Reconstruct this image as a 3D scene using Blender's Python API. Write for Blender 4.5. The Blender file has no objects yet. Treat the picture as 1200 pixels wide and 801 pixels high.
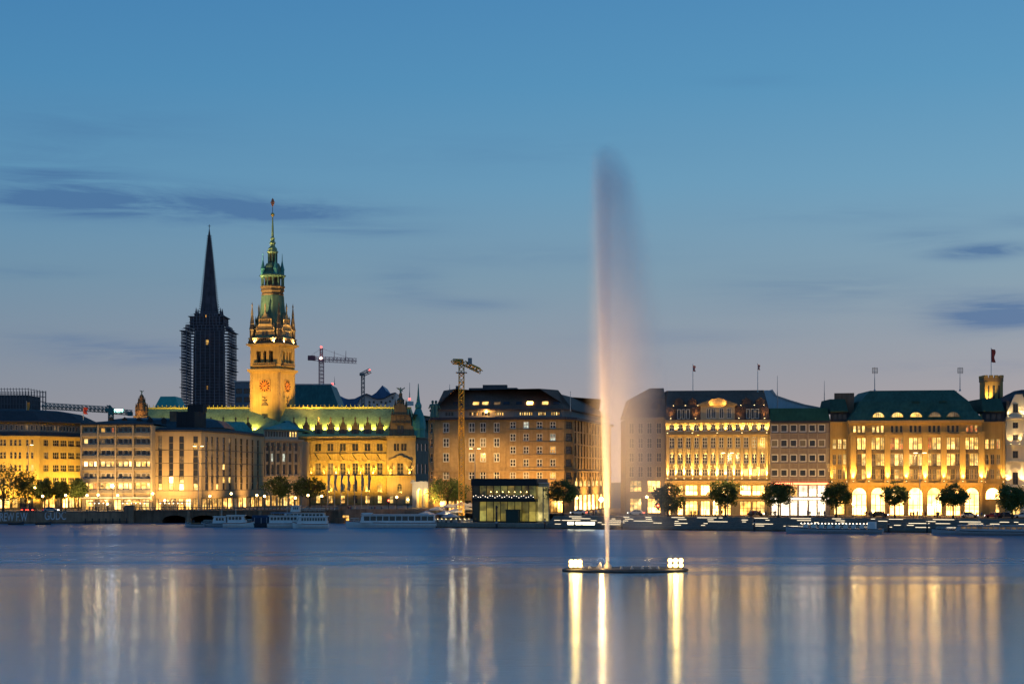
import bpy, bmesh, math, random
from mathutils import Vector, Matrix
PI = math.pi
R = math.radians
rnd = random.Random(7)
sc = bpy.context.scene
COL = sc.collection

# ------------------------------------------------------------------ camera
F, CX, HY, CH = 1989.0, 600.0, 560.0, 13.0      # focal length in px of the 1200 px photo, centre, horizon row, eye height
cam = bpy.data.objects.new('camera', bpy.data.cameras.new('camera'))
COL.objects.link(cam); sc.camera = cam
cam.location = (0, 0, CH); cam.rotation_euler = (PI/2, 0, 0)
cam.data.sensor_width = 36; cam.data.lens = 36*F/1200
cam.data.shift_y = (HY-400.5)/1200
cam.data.clip_start = 1; cam.data.clip_end = 12000

# ------------------------------------------------------------------ dusk sky
def lin(r, g, b):
    f = lambda c: (c/255/12.92) if c <= 10 else ((c/255+0.055)/1.055)**2.4
    return (f(r), f(g), f(b), 1)
world = bpy.data.worlds.new("World"); sc.world = world; world.use_nodes = True
def build_world():
    nt = world.node_tree; N = nt.nodes.new; L = nt.links.new
    bg = nt.nodes['Background']
    tc = N('ShaderNodeTexCoord'); sp = N('ShaderNodeSeparateXYZ'); L(tc.outputs['Generated'], sp.inputs[0])
    ramp = N('ShaderNodeValToRGB'); L(sp.outputs['Z'], ramp.inputs[0])
    stops = [(0.0, lin(160,146,146)), (0.035, lin(150,144,149)), (0.07, lin(135,142,155)), (0.115, lin(116,143,163)), (0.17, lin(97,143,174)),
             (0.225, lin(79,135,174)), (0.29, lin(67,124,170)), (0.5, lin(52,110,160)), (1.0, lin(44,90,142))]
    el = ramp.color_ramp.elements
    el[0].position, el[0].color = stops[0]; el[1].position, el[1].color = stops[-1]
    for p, c in stops[1:-1]:
        e = el.new(p); e.color = c
    def math_(op, a, b=None, c=None, clamp=False):
        n = N('ShaderNodeMath'); n.operation = op; n.use_clamp = clamp
        for i, v in enumerate((a, b, c)):
            if v is None: continue
            if hasattr(v, 'links'): L(v, n.inputs[i])
            else: n.inputs[i].default_value = v
        return n.outputs[0]
    # warmer and paler toward the right, where the sun went down
    az = math_('ARCTAN2', sp.outputs['X'], sp.outputs['Y'])
    side = N('ShaderNodeMapRange'); L(az, side.inputs[0]); side.inputs[1].default_value = -0.35; side.inputs[2].default_value = 0.35
    tint = N('ShaderNodeMix'); tint.data_type = 'RGBA'; L(side.outputs[0], tint.inputs[0])
    tint.inputs[6].default_value = (0.80, 0.90, 0.95, 1); tint.inputs[7].default_value = (1.22, 1.15, 1.08, 1)
    mul = N('ShaderNodeMix'); mul.data_type = 'RGBA'; mul.blend_type = 'MULTIPLY'; mul.inputs[0].default_value = 1
    L(ramp.outputs[0], mul.inputs[6]); L(tint.outputs[2], mul.inputs[7])
    # long streaky clouds, each a soft patch of the sky broken by stretched noise
    mp = N('ShaderNodeMapping'); mp.inputs['Scale'].default_value = (7, 7, 75); L(tc.outputs['Generated'], mp.inputs[0])
    nz = N('ShaderNodeTexNoise'); nz.inputs['Scale'].default_value = 1.0; nz.inputs['Detail'].default_value = 8; nz.inputs['Roughness'].default_value = 0.62; nz.inputs['Distortion'].default_value = .6
    L(mp.outputs[0], nz.inputs[0])
    clouds = [  # px, py, half width, half height (photo pixels), weight
        (60,218,85,24,1.3), (200,240,150,19,1.6), (100,236,90,14,.9), (350,249,110,11,1.1), (60,180,70,25,.2), (150,413,90,13,1.1), (60,395,80,9,.35), (480,332,45,18,.5),
        (1170,366,70,19,1.8), (1150,294,52,8,1.7), (1090,278,60,12,.5), (1200,258,40,8,.5), (950,340,120,25,.4), (545,357,60,8,.45), (640,300,160,12,.3), (880,95,70,10,.2), (110,150,140,30,.3), (1010,250,150,12,.3), (420,270,90,8,.7), (30,320,90,9,.4), (1130,430,90,8,.35), (300,330,110,9,.3), (790,395,120,9,.3), (560,180,200,22,.2)]
    tot = None
    for px, py, hw, hh, wt in clouds:
        ca, ce = math.atan2(px-CX, F), (HY-py)/F
        da = math_('DIVIDE', math_('SUBTRACT', az, ca), hw/F)
        de = math_('DIVIDE', math_('SUBTRACT', sp.outputs['Z'], ce/math.sqrt(1+ce*ce+((px-CX)/F)**2)), hh/F)
        q = math_('ADD', math_('MULTIPLY', da, da), math_('MULTIPLY', de, de))
        g = math_('MULTIPLY', math_('EXPONENT', math_('MULTIPLY', q, -1.1)), wt)
        tot = g if tot is None else math_('ADD', tot, g)
    shp = N('ShaderNodeMapRange'); L(nz.outputs[0], shp.inputs[0]); shp.inputs[1].default_value = .36; shp.inputs[2].default_value = .62
    cl = math_('MULTIPLY', tot, math_('ADD', math_('MULTIPLY', shp.outputs[0], .95), .04), clamp=True)
    cl2 = math_('MULTIPLY', cl, .74)
    mix = N('ShaderNodeMix'); mix.data_type = 'RGBA'; L(cl2, mix.inputs[0]); L(mul.outputs[2], mix.inputs[6])
    mix.inputs[7].default_value = lin(62, 100, 146)
    # a last trace of scattered daylight near the horizon
    sky = N('ShaderNodeTexSky'); sky.sky_type = 'NISHITA'; sky.sun_disc = False
    sky.sun_elevation = R(-3.5); sky.sun_rotation = R(75)
    sc_ = N('ShaderNodeMix'); sc_.data_type = 'RGBA'; sc_.blend_type = 'ADD'; sc_.inputs[0].default_value = 0.08
    L(mix.outputs[2], sc_.inputs[6]); L(sky.outputs[0], sc_.inputs[7])
    L(sc_.outputs[2], bg.inputs[0]); bg.inputs[1].default_value = 1.0
build_world()
sc.view_settings.view_transform = 'Standard'; sc.view_settings.look = 'None'
sc.view_settings.gamma = 1; sc.view_settings.use_curve_mapping = False
sc.view_settings.exposure = 0.16
sc.render.engine = 'CYCLES'
cy = sc.cycles
cy.use_denoising = True
try: cy.denoiser = 'OPENIMAGEDENOISE'
except Exception: pass
cy.use_adaptive_sampling = True; cy.adaptive_threshold = 0.02
cy.max_bounces = 5; cy.diffuse_bounces = 2; cy.glossy_bounces = 3; cy.transmission_bounces = 2; cy.volume_bounces = 4; cy.transparent_max_bounces = 6
cy.sample_clamp_indirect = 6; cy.sample_clamp_direct = 0
cy.caustics_reflective = False; cy.caustics_refractive = False
cy.volume_step_rate = 1.0; cy.volume_max_steps = 64
cy.use_light_tree = True

# ------------------------------------------------------------------ projection helpers (measurements on the photo -> metres)
def X(px, D): return (px-CX)/F*D
def Z(py, D): return CH+(HY-py)/F*D
STREET = 3.2

class Fac:
    """a vertical facade line from A to B on the ground; u runs along it in metres"""
    def __init__(s, pxa, da, pxb, db, z0=STREET):
        s.A = Vector((X(pxa, da), da)); s.B = Vector((X(pxb, db), db)); s.z0 = z0
        d = s.B-s.A; s.L = d.length; s.e = d/s.L; s.n = Vector((-s.e.y, s.e.x)); s.ang = math.atan2(d.y, d.x)
    def u(s, px):
        k = (px-CX)/F; d = s.B-s.A
        return (k*s.A.y-s.A.x)/(d.x-k*d.y)*s.L
    def D(s, u): return s.A.y+u*s.e.y
    def z(s, py, u=None):
        return Z(py, s.D(s.L/2 if u is None else u))-s.z0
    def at(s, u, y=0.0, z=0.0):
        p = s.A+s.e*u+s.n*y
        return Vector((p.x, p.y, s.z0+z))

# ------------------------------------------------------------------ mesh helpers
class MB:
    def __init__(s): s.v = []; s.f = []
    def add(s, vs, fs):
        n = len(s.v); s.v += [tuple(v) for v in vs]; s.f += [tuple(i+n for i in f) for f in fs]; return s
    def box(s, x0, x1, y0, y1, z0, z1):
        return s.add([(x0,y0,z0),(x1,y0,z0),(x1,y1,z0),(x0,y1,z0),(x0,y0,z1),(x1,y0,z1),(x1,y1,z1),(x0,y1,z1)],
                     [(0,3,2,1),(4,5,6,7),(0,1,5,4),(1,2,6,5),(2,3,7,6),(3,0,4,7)])
    def quad(s, *p): return s.add(p, [tuple(range(len(p)))])
    def prism(s, pts, z0, z1):
        n = len(pts)
        return s.add([(x,y,z0) for x,y in pts]+[(x,y,z1) for x,y in pts],
                     [tuple(range(n))[::-1], tuple(range(n, 2*n))]+[(i,(i+1)%n,n+(i+1)%n,n+i) for i in range(n)])
    def xz(s, pts, y0, y1):
        n = len(pts)
        return s.add([(x,y0,z) for x,z in pts]+[(x,y1,z) for x,z in pts],
                     [tuple(range(n)), tuple(range(n, 2*n))[::-1]]+[(i,n+i,n+(i+1)%n,(i+1)%n) for i in range(n)])
    def loft(s, rings, caps=True, closed=True):
        n = len(rings[0]); m = len(rings); vs = [p for r in rings for p in r]; fs = []
        for k in range(m-1):
            for i in range(n if closed else n-1):
                j = (i+1) % n; fs.append((k*n+i, k*n+j, (k+1)*n+j, (k+1)*n+i))
        if caps: fs += [tuple(range(n))[::-1], tuple(range((m-1)*n, m*n))]
        return s.add(vs, fs)
    def tube(s, p, q, r0, r1=None, n=6):
        p = Vector(p); q = Vector(q); r1 = r0 if r1 is None else r1
        d = (q-p).normalized(); a = d.orthogonal().normalized(); b = d.cross(a)
        ring = lambda c, r: [c+a*(r*math.cos(2*PI*i/n+PI/n))+b*(r*math.sin(2*PI*i/n+PI/n)) for i in range(n)]
        return s.loft([ring(p, r0), ring(q, r1)])
    def lathe(s, prof, n=12, c=(0,0,0), rot=0.0, sy=1.0):
        return s.loft([[(c[0]+r*math.cos(2*PI*i/n+rot), c[1]+sy*r*math.sin(2*PI*i/n+rot), c[2]+z) for i in range(n)] for r, z in prof])
    def ball(s, c, r, n=8, sz=1.0):
        return s.lathe([(r*math.sin(PI*k/6) if 0 < k < 6 else .01*r, -r*sz*math.cos(PI*k/6)) for k in range(7)], n, c)
    def mesh(s, name, fix=True, smooth=False):
        me = bpy.data.meshes.new(name); me.from_pydata(s.v, [], s.f)
        if fix:
            bm = bmesh.new(); bm.from_mesh(me); bmesh.ops.recalc_face_normals(bm, faces=bm.faces); bm.to_mesh(me); bm.free()
        if smooth: me.polygons.foreach_set('use_smooth', [True]*len(me.polygons))
        me.update(); return me
    def build(s, name, mat, parent=None, loc=(0,0,0), rz=0.0, smooth=False, fix=True):
        me = s.mesh(name, fix, smooth); me.materials.append(mat)
        return put(name, me, parent, loc, rz)
def put(name, me, parent=None, loc=(0,0,0), rz=0.0):
    o = bpy.data.objects.new(name, me); COL.objects.link(o)
    o.location = loc; o.rotation_euler = (0, 0, rz)
    if parent is not None: o.parent = parent
    return o
def tag(o, label=None, cat=None, group=None, kind=None):
    if label: o['label'] = label
    if cat: o['category'] = cat
    if group: o['group'] = group
    if kind: o['kind'] = kind
    return o
def thing(name, label, cat, loc=(0,0,0), rz=0.0, group=None):
    o = put(name, None, None, loc, rz); return tag(o, label, cat, group)
def copy_tree(o, parent=None):
    c = o.copy(); COL.objects.link(c)
    if parent is not None: c.parent = parent
    for ch in list(o.children): copy_tree(ch, c)
    return c
def onf(o, root, fac, u, y, z):
    """place a part on a facade of its thing (a thing's Empty carries no rotation)"""
    o.parent = root; o.location = fac.at(u, y, z)-root.location; o.rotation_euler = (0, 0, fac.ang); return o
def onfm(mb, name, mat, root, fac, u=0, y=0, z=0, smooth=False):
    return onf(mb.build(name, mat, smooth=smooth), root, fac, u, y, z)

# ------------------------------------------------------------------ materials
MATS = {}
def principled(name):
    m = bpy.data.materials.new(name); m.use_nodes = True
    return m, m.node_tree, m.node_tree.nodes['Principled BSDF']
def surf(name, c, rough=.8, var=.14, scale=.35, metal=0.0, streak=True, spec=.1):
    """a weathered surface: its own colour with broad mottling, fine grain and rain streaks"""
    if name in MATS: return MATS[name]
    m, nt, b = principled(name); N = nt.nodes.new; L = nt.links.new
    tc = N('ShaderNodeTexCoord')
    n1 = N('ShaderNodeTexNoise'); n1.inputs['Scale'].default_value = scale; n1.inputs['Detail'].default_value = 6; L(tc.outputs['Object'], n1.inputs[0])
    mp = N('ShaderNodeMapping'); mp.inputs['Scale'].default_value = (1.6, 1.6, .12) if streak else (2.5, 2.5, 2.5); L(tc.outputs['Object'], mp.inputs[0])
    n2 = N('ShaderNodeTexNoise'); n2.inputs['Scale'].default_value = 1.0; n2.inputs['Detail'].default_value = 4; L(mp.outputs[0], n2.inputs[0])
    ad = N('ShaderNodeMath'); ad.operation = 'ADD'; L(n1.outputs[0], ad.inputs[0]); L(n2.outputs[0], ad.inputs[1])
    mr = N('ShaderNodeMapRange'); L(ad.outputs[0], mr.inputs[0]); mr.inputs[1].default_value = .7; mr.inputs[2].default_value = 1.3
    mr.inputs[3].default_value = 1-var; mr.inputs[4].default_value = 1+var
    mx = N('ShaderNodeMix'); mx.data_type = 'RGBA'; mx.blend_type = 'MULTIPLY'; mx.inputs[0].default_value = 1
    mx.inputs[6].default_value = (*c, 1); L(mr.outputs[0], mx.inputs[7])
    L(mx.outputs[2], b.inputs['Base Color'])
    b.inputs['Roughness'].default_value = rough; b.inputs['Metallic'].default_value = metal; b.inputs['Specular IOR Level'].default_value = spec
    MATS[name] = m; return m
def lamp(name, c, e, base=(.8,.75,.6), sample='AUTO'):
    if name in MATS: return MATS[name]
    m, nt, b = principled(name)
    b.inputs['Base Color'].default_value = (*base, 1); b.inputs['Emission Color'].default_value = (*c, 1); b.inputs['Emission Strength'].default_value = e
    m.cycles.emission_sampling = sample
    MATS[name] = m; return m
def room(name, c, e, lo=.45, hi=1.5, scale=.9, c2=None, sample='AUTO'):
    """a lit window: glass with a room's uneven light behind it, different in every window"""
    if name in MATS: return MATS[name]
    m, nt, b = principled(name); N = nt.nodes.new; L = nt.links.new
    b.inputs['Base Color'].default_value = (.05,.045,.04,1); b.inputs['Roughness'].default_value = .2
    oi = N('ShaderNodeObjectInfo'); tc = N('ShaderNodeTexCoord')
    off = N('ShaderNodeVectorMath'); off.operation = 'MULTIPLY_ADD'; off.inputs[1].default_value = (1,1,1)
    L(tc.outputs['Object'], off.inputs[0])
    k = N('ShaderNodeMath'); k.operation = 'MULTIPLY'; k.inputs[1].default_value = 91.0; L(oi.outputs['Random'], k.inputs[0])
    L(k.outputs[0], off.inputs[2])
    nz = N('ShaderNodeTexNoise'); nz.inputs['Scale'].default_value = scale; nz.inputs['Detail'].default_value = 3; L(off.outputs[0], nz.inputs[0])
    a = N('ShaderNodeMapRange'); L(nz.outputs[0], a.inputs[0]); a.inputs[1].default_value = .35; a.inputs[2].default_value = .65; a.inputs[3].default_value = lo; a.inputs[4].default_value = hi
    r = N('ShaderNodeMapRange'); L(oi.outputs['Random'], r.inputs[0]); r.inputs[3].default_value = .6*e; r.inputs[4].default_value = 1.35*e
    s = N('ShaderNodeMath'); s.operation = 'MULTIPLY'; L(a.outputs[0], s.inputs[0]); L(r.outputs[0], s.inputs[1])
    mx = N('ShaderNodeMix'); mx.data_type = 'RGBA'; mx.inputs[6].default_value = (*c, 1); mx.inputs[7].default_value = (*(c2 or c), 1)
    nz2 = N('ShaderNodeTexNoise'); nz2.inputs['Scale'].default_value = scale*.7; L(off.outputs[0], nz2.inputs[0])
    mr = N('ShaderNodeMapRange'); L(nz2.outputs[0], mr.inputs[0]); mr.inputs[1].default_value = .4; mr.inputs[2].default_value = .6; L(mr.outputs[0], mx.inputs[0])
    # a blind drawn part of the way down, at its own height in every window
    sz = N('ShaderNodeSeparateXYZ'); L(tc.outputs['Object'], sz.inputs[0])
    fr = N('ShaderNodeMath'); fr.operation = 'FRACT'; k2 = N('ShaderNodeMath'); k2.operation = 'MULTIPLY'; k2.inputs[1].default_value = 37.7; L(oi.outputs['Random'], k2.inputs[0]); L(k2.outputs[0], fr.inputs[0])
    th = N('ShaderNodeMath'); th.operation = 'MULTIPLY_ADD'; L(fr.outputs[0], th.inputs[0]); th.inputs[1].default_value = 3.2; th.inputs[2].default_value = .7
    lt = N('ShaderNodeMath'); lt.operation = 'LESS_THAN'; L(sz.outputs['Z'], lt.inputs[0]); L(th.outputs[0], lt.inputs[1])
    bl = N('ShaderNodeMath'); bl.operation = 'MULTIPLY_ADD'; L(lt.outputs[0], bl.inputs[0]); bl.inputs[1].default_value = .5; bl.inputs[2].default_value = .5
    s2 = N('ShaderNodeMath'); s2.operation = 'MULTIPLY'; L(s.outputs[0], s2.inputs[0]); L(bl.outputs[0], s2.inputs[1]); s = s2
    L(mx.outputs[2], b.inputs['Emission Color']); L(s.outputs[0], b.inputs['Emission Strength'])
    m.cycles.emission_sampling = sample
    MATS[name] = m; return m
def glass(name, c=(.025,.028,.034), rough=.12):
    if name in MATS: return MATS[name]
    m, nt, b = principled(name); b.inputs['Base Color'].default_value = (*c, 1); b.inputs['Roughness'].default_value = rough; b.inputs['Specular IOR Level'].default_value = .6
    MATS[name] = m; return m

AMB = (1, .50, .11); GOLD = (1, .62, .16); WARM = (1, .74, .38); WHITE = (1, .86, .62)
gl = glass('window glass')
curt = surf('curtained glass', (.16,.145,.12), .5, .2)
p_amber = room('amber room', (1,.44,.07), .75, c2=(1,.55,.12))
p_gold = room('gold room', (1,.54,.11), 1.3, c2=(1,.66,.22))
p_warm = room('warm room', (1,.64,.20), 1.8, c2=(1,.54,.11))
p_red = room('red room', (1,.22,.05), .8, c2=GOLD)
p_dim = room('dim room', (1,.6,.25), .16, lo=.2, hi=1.3)
p_pale = room('pale room', (.9,.95,.75), .55)
p_shop = room('shop window', (1,.57,.16), 3.6, lo=.35, hi=1.7, scale=.5, c2=(1,.46,.08))
p_bright = room('bright shop', (1,.58,.18), 9.5, lo=.6, hi=1.5, scale=.35, c2=(1,.46,.10))
p_white = room('white shop', (1,.80,.52), 4.2, lo=.6, hi=1.3, scale=.4)
p_cafe = room('cafe window', (1,.56,.13), 1.5, lo=.05, hi=2.0, scale=.7, c2=(1,.45,.10))
white_f = surf('white window frame', (.62,.60,.55), .5, .06)
dark_f = surf('dark window frame', (.06,.055,.05), .5, .06)
stone_f = surf('stone window frame', (.34,.28,.19), .7, .08)
slate = surf('slate roof', (.055,.052,.058), .8, .2)
brown_roof = surf('brown slate roof', (.15,.095,.075), .85, .2)
copper = surf('copper roof', (.10,.17,.115), .6, .25, .25)
copper_d = surf('dark copper roof', (.04,.085,.062), .6, .25, .25)
copper_t = surf('teal copper roof', (.06,.24,.23), .5, .22, .3)
metal_d = surf('dark metal', (.05,.05,.055), .45, .1, metal=.4)
metal_g = surf('grey metal', (.35,.35,.36), .4, .1, metal=.5)
bulb = lamp('lamp bulb', (1,.60,.18), 22)
bulb_w = lamp('white lamp bulb', (.85,.93,1), 30)

# ------------------------------------------------------------------ lights
SPOT = 5.7
def spot(loc, target, power, color=AMB, ang=70, blend=.8, radius=.25, name='floodlight', parent=None):
    d = bpy.data.lights.new(name, 'SPOT'); d.energy = power*SPOT; d.color = color; d.spot_size = R(ang); d.spot_blend = blend; d.shadow_soft_size = radius
    o = bpy.data.objects.new(name, d); COL.objects.link(o); o.location = loc
    o.rotation_euler = (Vector(target)-Vector(loc)).to_track_quat('-Z', 'Y').to_euler(); return o
def point(loc, power, color=AMB, radius=.3, name='lamp_light'):
    d = bpy.data.lights.new(name, 'POINT'); d.energy = power*3.2; d.color = color; d.shadow_soft_size = radius
    o = bpy.data.objects.new(name, d); COL.objects.link(o); o.location = loc; return o

# ------------------------------------------------------------------ architecture helpers
def wall(root, fac, u0, u1, z0, z1, ops, mat, name='wall', depth=.5):
    """a facade sheet with real openings and reveals; ops = (u0,u1,z0,z1,arched)"""
    mb = MB(); ops = [(max(o[0],u0+.01), min(o[1],u1-.01), max(o[2],z0), min(o[3],z1-.01), len(o) > 4 and o[4]) for o in ops if o[1] > u0 and o[0] < u1 and o[3] > z0 and o[2] < z1]
    xs = sorted({round(v, 4) for o in ops for v in o[:2]} | {u0, u1}); zs = sorted({round(v, 4) for o in ops for v in o[2:4]} | {z0, z1})
    rows = {}
    for j in range(len(zs)-1):
        zc = (zs[j]+zs[j+1])/2; start = None; runs = []
        act = [o for o in ops if o[2] < zc < o[3]]
        for i in range(len(xs)-1):
            xc = (xs[i]+xs[i+1])/2; hole = any(o[0] < xc < o[1] for o in act)
            if not hole and start is None: start = xs[i]
            if hole and start is not None: runs.append((start, xs[i])); start = None
        if start is not None: runs.append((start, u1))
        for a, b in runs: mb.quad((a,0,zs[j]), (b,0,zs[j]), (b,0,zs[j+1]), (a,0,zs[j+1]))
    for a, b, c, d, arch in ops:
        zt = d
        if arch:
            r = (b-a)/2; zt = d-r; m = (a+b)/2; n = 7
            arc = [(m-r*math.cos(PI*k/(2*n)), zt+r*math.sin(PI*k/(2*n))) for k in range(2*n+1)]
            mb.quad((a,0,d), *[(x,0,z) for x, z in arc[:n+1]]); mb.quad(*[(x,0,z) for x, z in arc[n:]], (b,0,d))
            for k in range(2*n):
                p, q = arc[k], arc[k+1]; mb.quad((p[0],0,p[1]), (q[0],0,q[1]), (q[0],depth,q[1]), (p[0],depth,p[1]))
        else: mb.quad((a,0,d), (b,0,d), (b,depth,d), (a,depth,d))
        mb.quad((a,0,c), (a,depth,c), (a,depth,zt), (a,0,zt)); mb.quad((b,0,c), (b,0,zt), (b,depth,zt), (b,depth,c))
        mb.quad((a,0,c), (b,0,c), (b,depth,c), (a,depth,c))
    o = mb.build(name, mat, fix=False); return onf(o, root, fac, 0, 0, 0)
WM = {}
def win(root, fac, o, cols, rows, pane, frame=None, name='window', inset=.2, bar=.13):
    """one window of a facade: its frame and, below it, its pane"""
    a, b, c, d = o[:4]; arch = len(o) > 4 and o[4]; frame = frame or white_f
    w, h = round(b-a, 2), round(d-c, 2); key = (w, h, cols, rows, arch, frame.name, bar)
    if key not in WM:
        m = MB(); y0, y1 = 0, .12; zt = h-(w/2 if arch else 0)
        m.box(0, bar, y0, y1, 0, zt); m.box(w-bar, w, y0, y1, 0, zt); m.box(bar, w-bar, y0, y1, 0, bar)
        if arch:
            r = w/2; n = 12
            P = [(r-r*math.cos(PI*k/n), zt+r*math.sin(PI*k/n)) for k in range(n+1)]; Q = [(r-(r-bar)*math.cos(PI*k/n), zt+(r-bar)*math.sin(PI*k/n)) for k in range(n+1)]
            for k in range(n): m.xz([P[k], Q[k], Q[k+1], P[k+1]], y0, y1)
        else: m.box(bar, w-bar, y0, y1, h-bar, h)
        for i in range(1, cols): x = w*i/cols; m.box(x-bar*.5, x+bar*.5, y0+.01, y1-.01, bar, zt if arch else h-bar)
        for j in range(1, rows): z = zt*j/rows if arch else h*j/rows; m.box(bar, w-bar, y0+.02, y1-.02, z-bar*.4, z+bar*.4)
        if arch: m.box(bar, w-bar, y0+.02, y1-.02, zt-bar*.4, zt+bar*.4)
        WM[key] = m.mesh('window'); WM[key].materials.append(frame)
    pk = (w, h, arch, pane.name)
    if pk not in WM:
        m = MB(); pts = [(0,0), (w,0), (w,h-(w/2 if arch else 0))]
        if arch: pts += [(w/2+w/2*math.cos(PI*k/12), h-w/2+w/2*math.sin(PI*k/12)) for k in range(1, 12)]
        pts.append((0, h-(w/2 if arch else 0)))
        m.xz(pts, .05, .08); WM[pk] = m.mesh('pane'); WM[pk].materials.append(pane)
    f = onf(put(name, WM[key]), root, fac, a, inset, c); put('pane', WM[pk], f); return f
def band(root, fac, u0, u1, z0, z1, proj, mat, name='cornice', back=.05):
    return onfm(MB().box(u0, u1, -proj, back, z0, z1), name, mat, root, fac)
def inset(pts, d):
    """polygon moved inward by d (a number, or one per edge)"""
    n = len(pts); ds = d if isinstance(d, (list, tuple)) else [d]*n
    area = sum(pts[i][0]*pts[(i+1)%n][1]-pts[(i+1)%n][0]*pts[i][1] for i in range(n)); s = 1 if area > 0 else -1
    ln = []
    for i in range(n):
        p, q = Vector(pts[i]), Vector(pts[(i+1)%n]); e = (q-p).normalized(); nn = Vector((-e.y, e.x))*s
        ln.append((p+nn*ds[i], e))
    out = []
    for i in range(n):
        (p, e), (q, g) = ln[i-1], ln[i]; det = e.x*g.y-e.y*g.x
        if abs(det) < 1e-6: out.append((q.x, q.y)); continue
        t = ((q.x-p.x)*g.y-(q.y-p.y)*g.x)/det; out.append((p.x+e.x*t, p.y+e.y*t))
    return out
def roof(root, pts, steps, mat, name='roof'):
    """steps (inset, z) from the eaves upward, world z; pts world xy"""
    o = root.location; rings = []
    for d, z in steps:
        rings.append([(x-o.x, y-o.y, z-o.z) for x, y in inset(pts, d)])
    return MB().loft(rings).build(name, mat, root)
def shell(root, pts, z0, z1, mat, skip, name='rear_wall'):
    """the sides and the back of a building"""
    o = root.location; m = MB(); n = len(pts)
    for i in range(n):
        if i in skip: continue
        (a, b), (c, d) = pts[i], pts[(i+1)%n]
        m.quad((a-o.x,b-o.y,z0-o.z), (c-o.x,d-o.y,z0-o.z), (c-o.x,d-o.y,z1-o.z), (a-o.x,b-o.y,z1-o.z))
    m.add([(x-o.x,y-o.y,z1-o.z-.3) for x, y in pts], [tuple(range(n))])
    return m.build(name, mat, root)
def foot(facs, depth):
    p = [tuple(facs[0].A)]+[tuple(f.B) for f in facs]
    n0, n1 = facs[0].n, facs[-1].n
    p += [tuple(facs[-1].B+Vector((0, depth))), tuple(facs[0].A+Vector((0, depth)))]
    return p
def pick(table):
    """a pane by chance: ((weight, material), ...)"""
    t = rnd.random()*sum(w for w, _ in table)
    for w, m in table:
        t -= w
        if t <= 0: return m
    return table[-1][1]
uplens = lamp('floodlight lens', (1,.72,.30), 12)
def uplight(root, fac, u, z, power, color=GOLD, aim=3.2, out=.75, ang=32, name='uplight', fix=True):
    if fix:
        if 'up' not in WM:
            WM['up'] = MB().box(-.18,.18,-.15,.15,0,.22).mesh('uplight'); WM['up'].materials.append(metal_d)
            WM['ul'] = MB().box(-.14,.14,-.11,.11,.225,.26).mesh('lens'); WM['ul'].materials.append(uplens)
        f = onf(put(name, WM['up']), root, fac, u, -out, z); put('lens', WM['ul'], f)
    spot(fac.at(u, -out, z+.4), fac.at(u, 0, z+.4+aim), power*6.5*rnd.uniform(.55, 1.35), color, ang, .7, .1)
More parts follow.
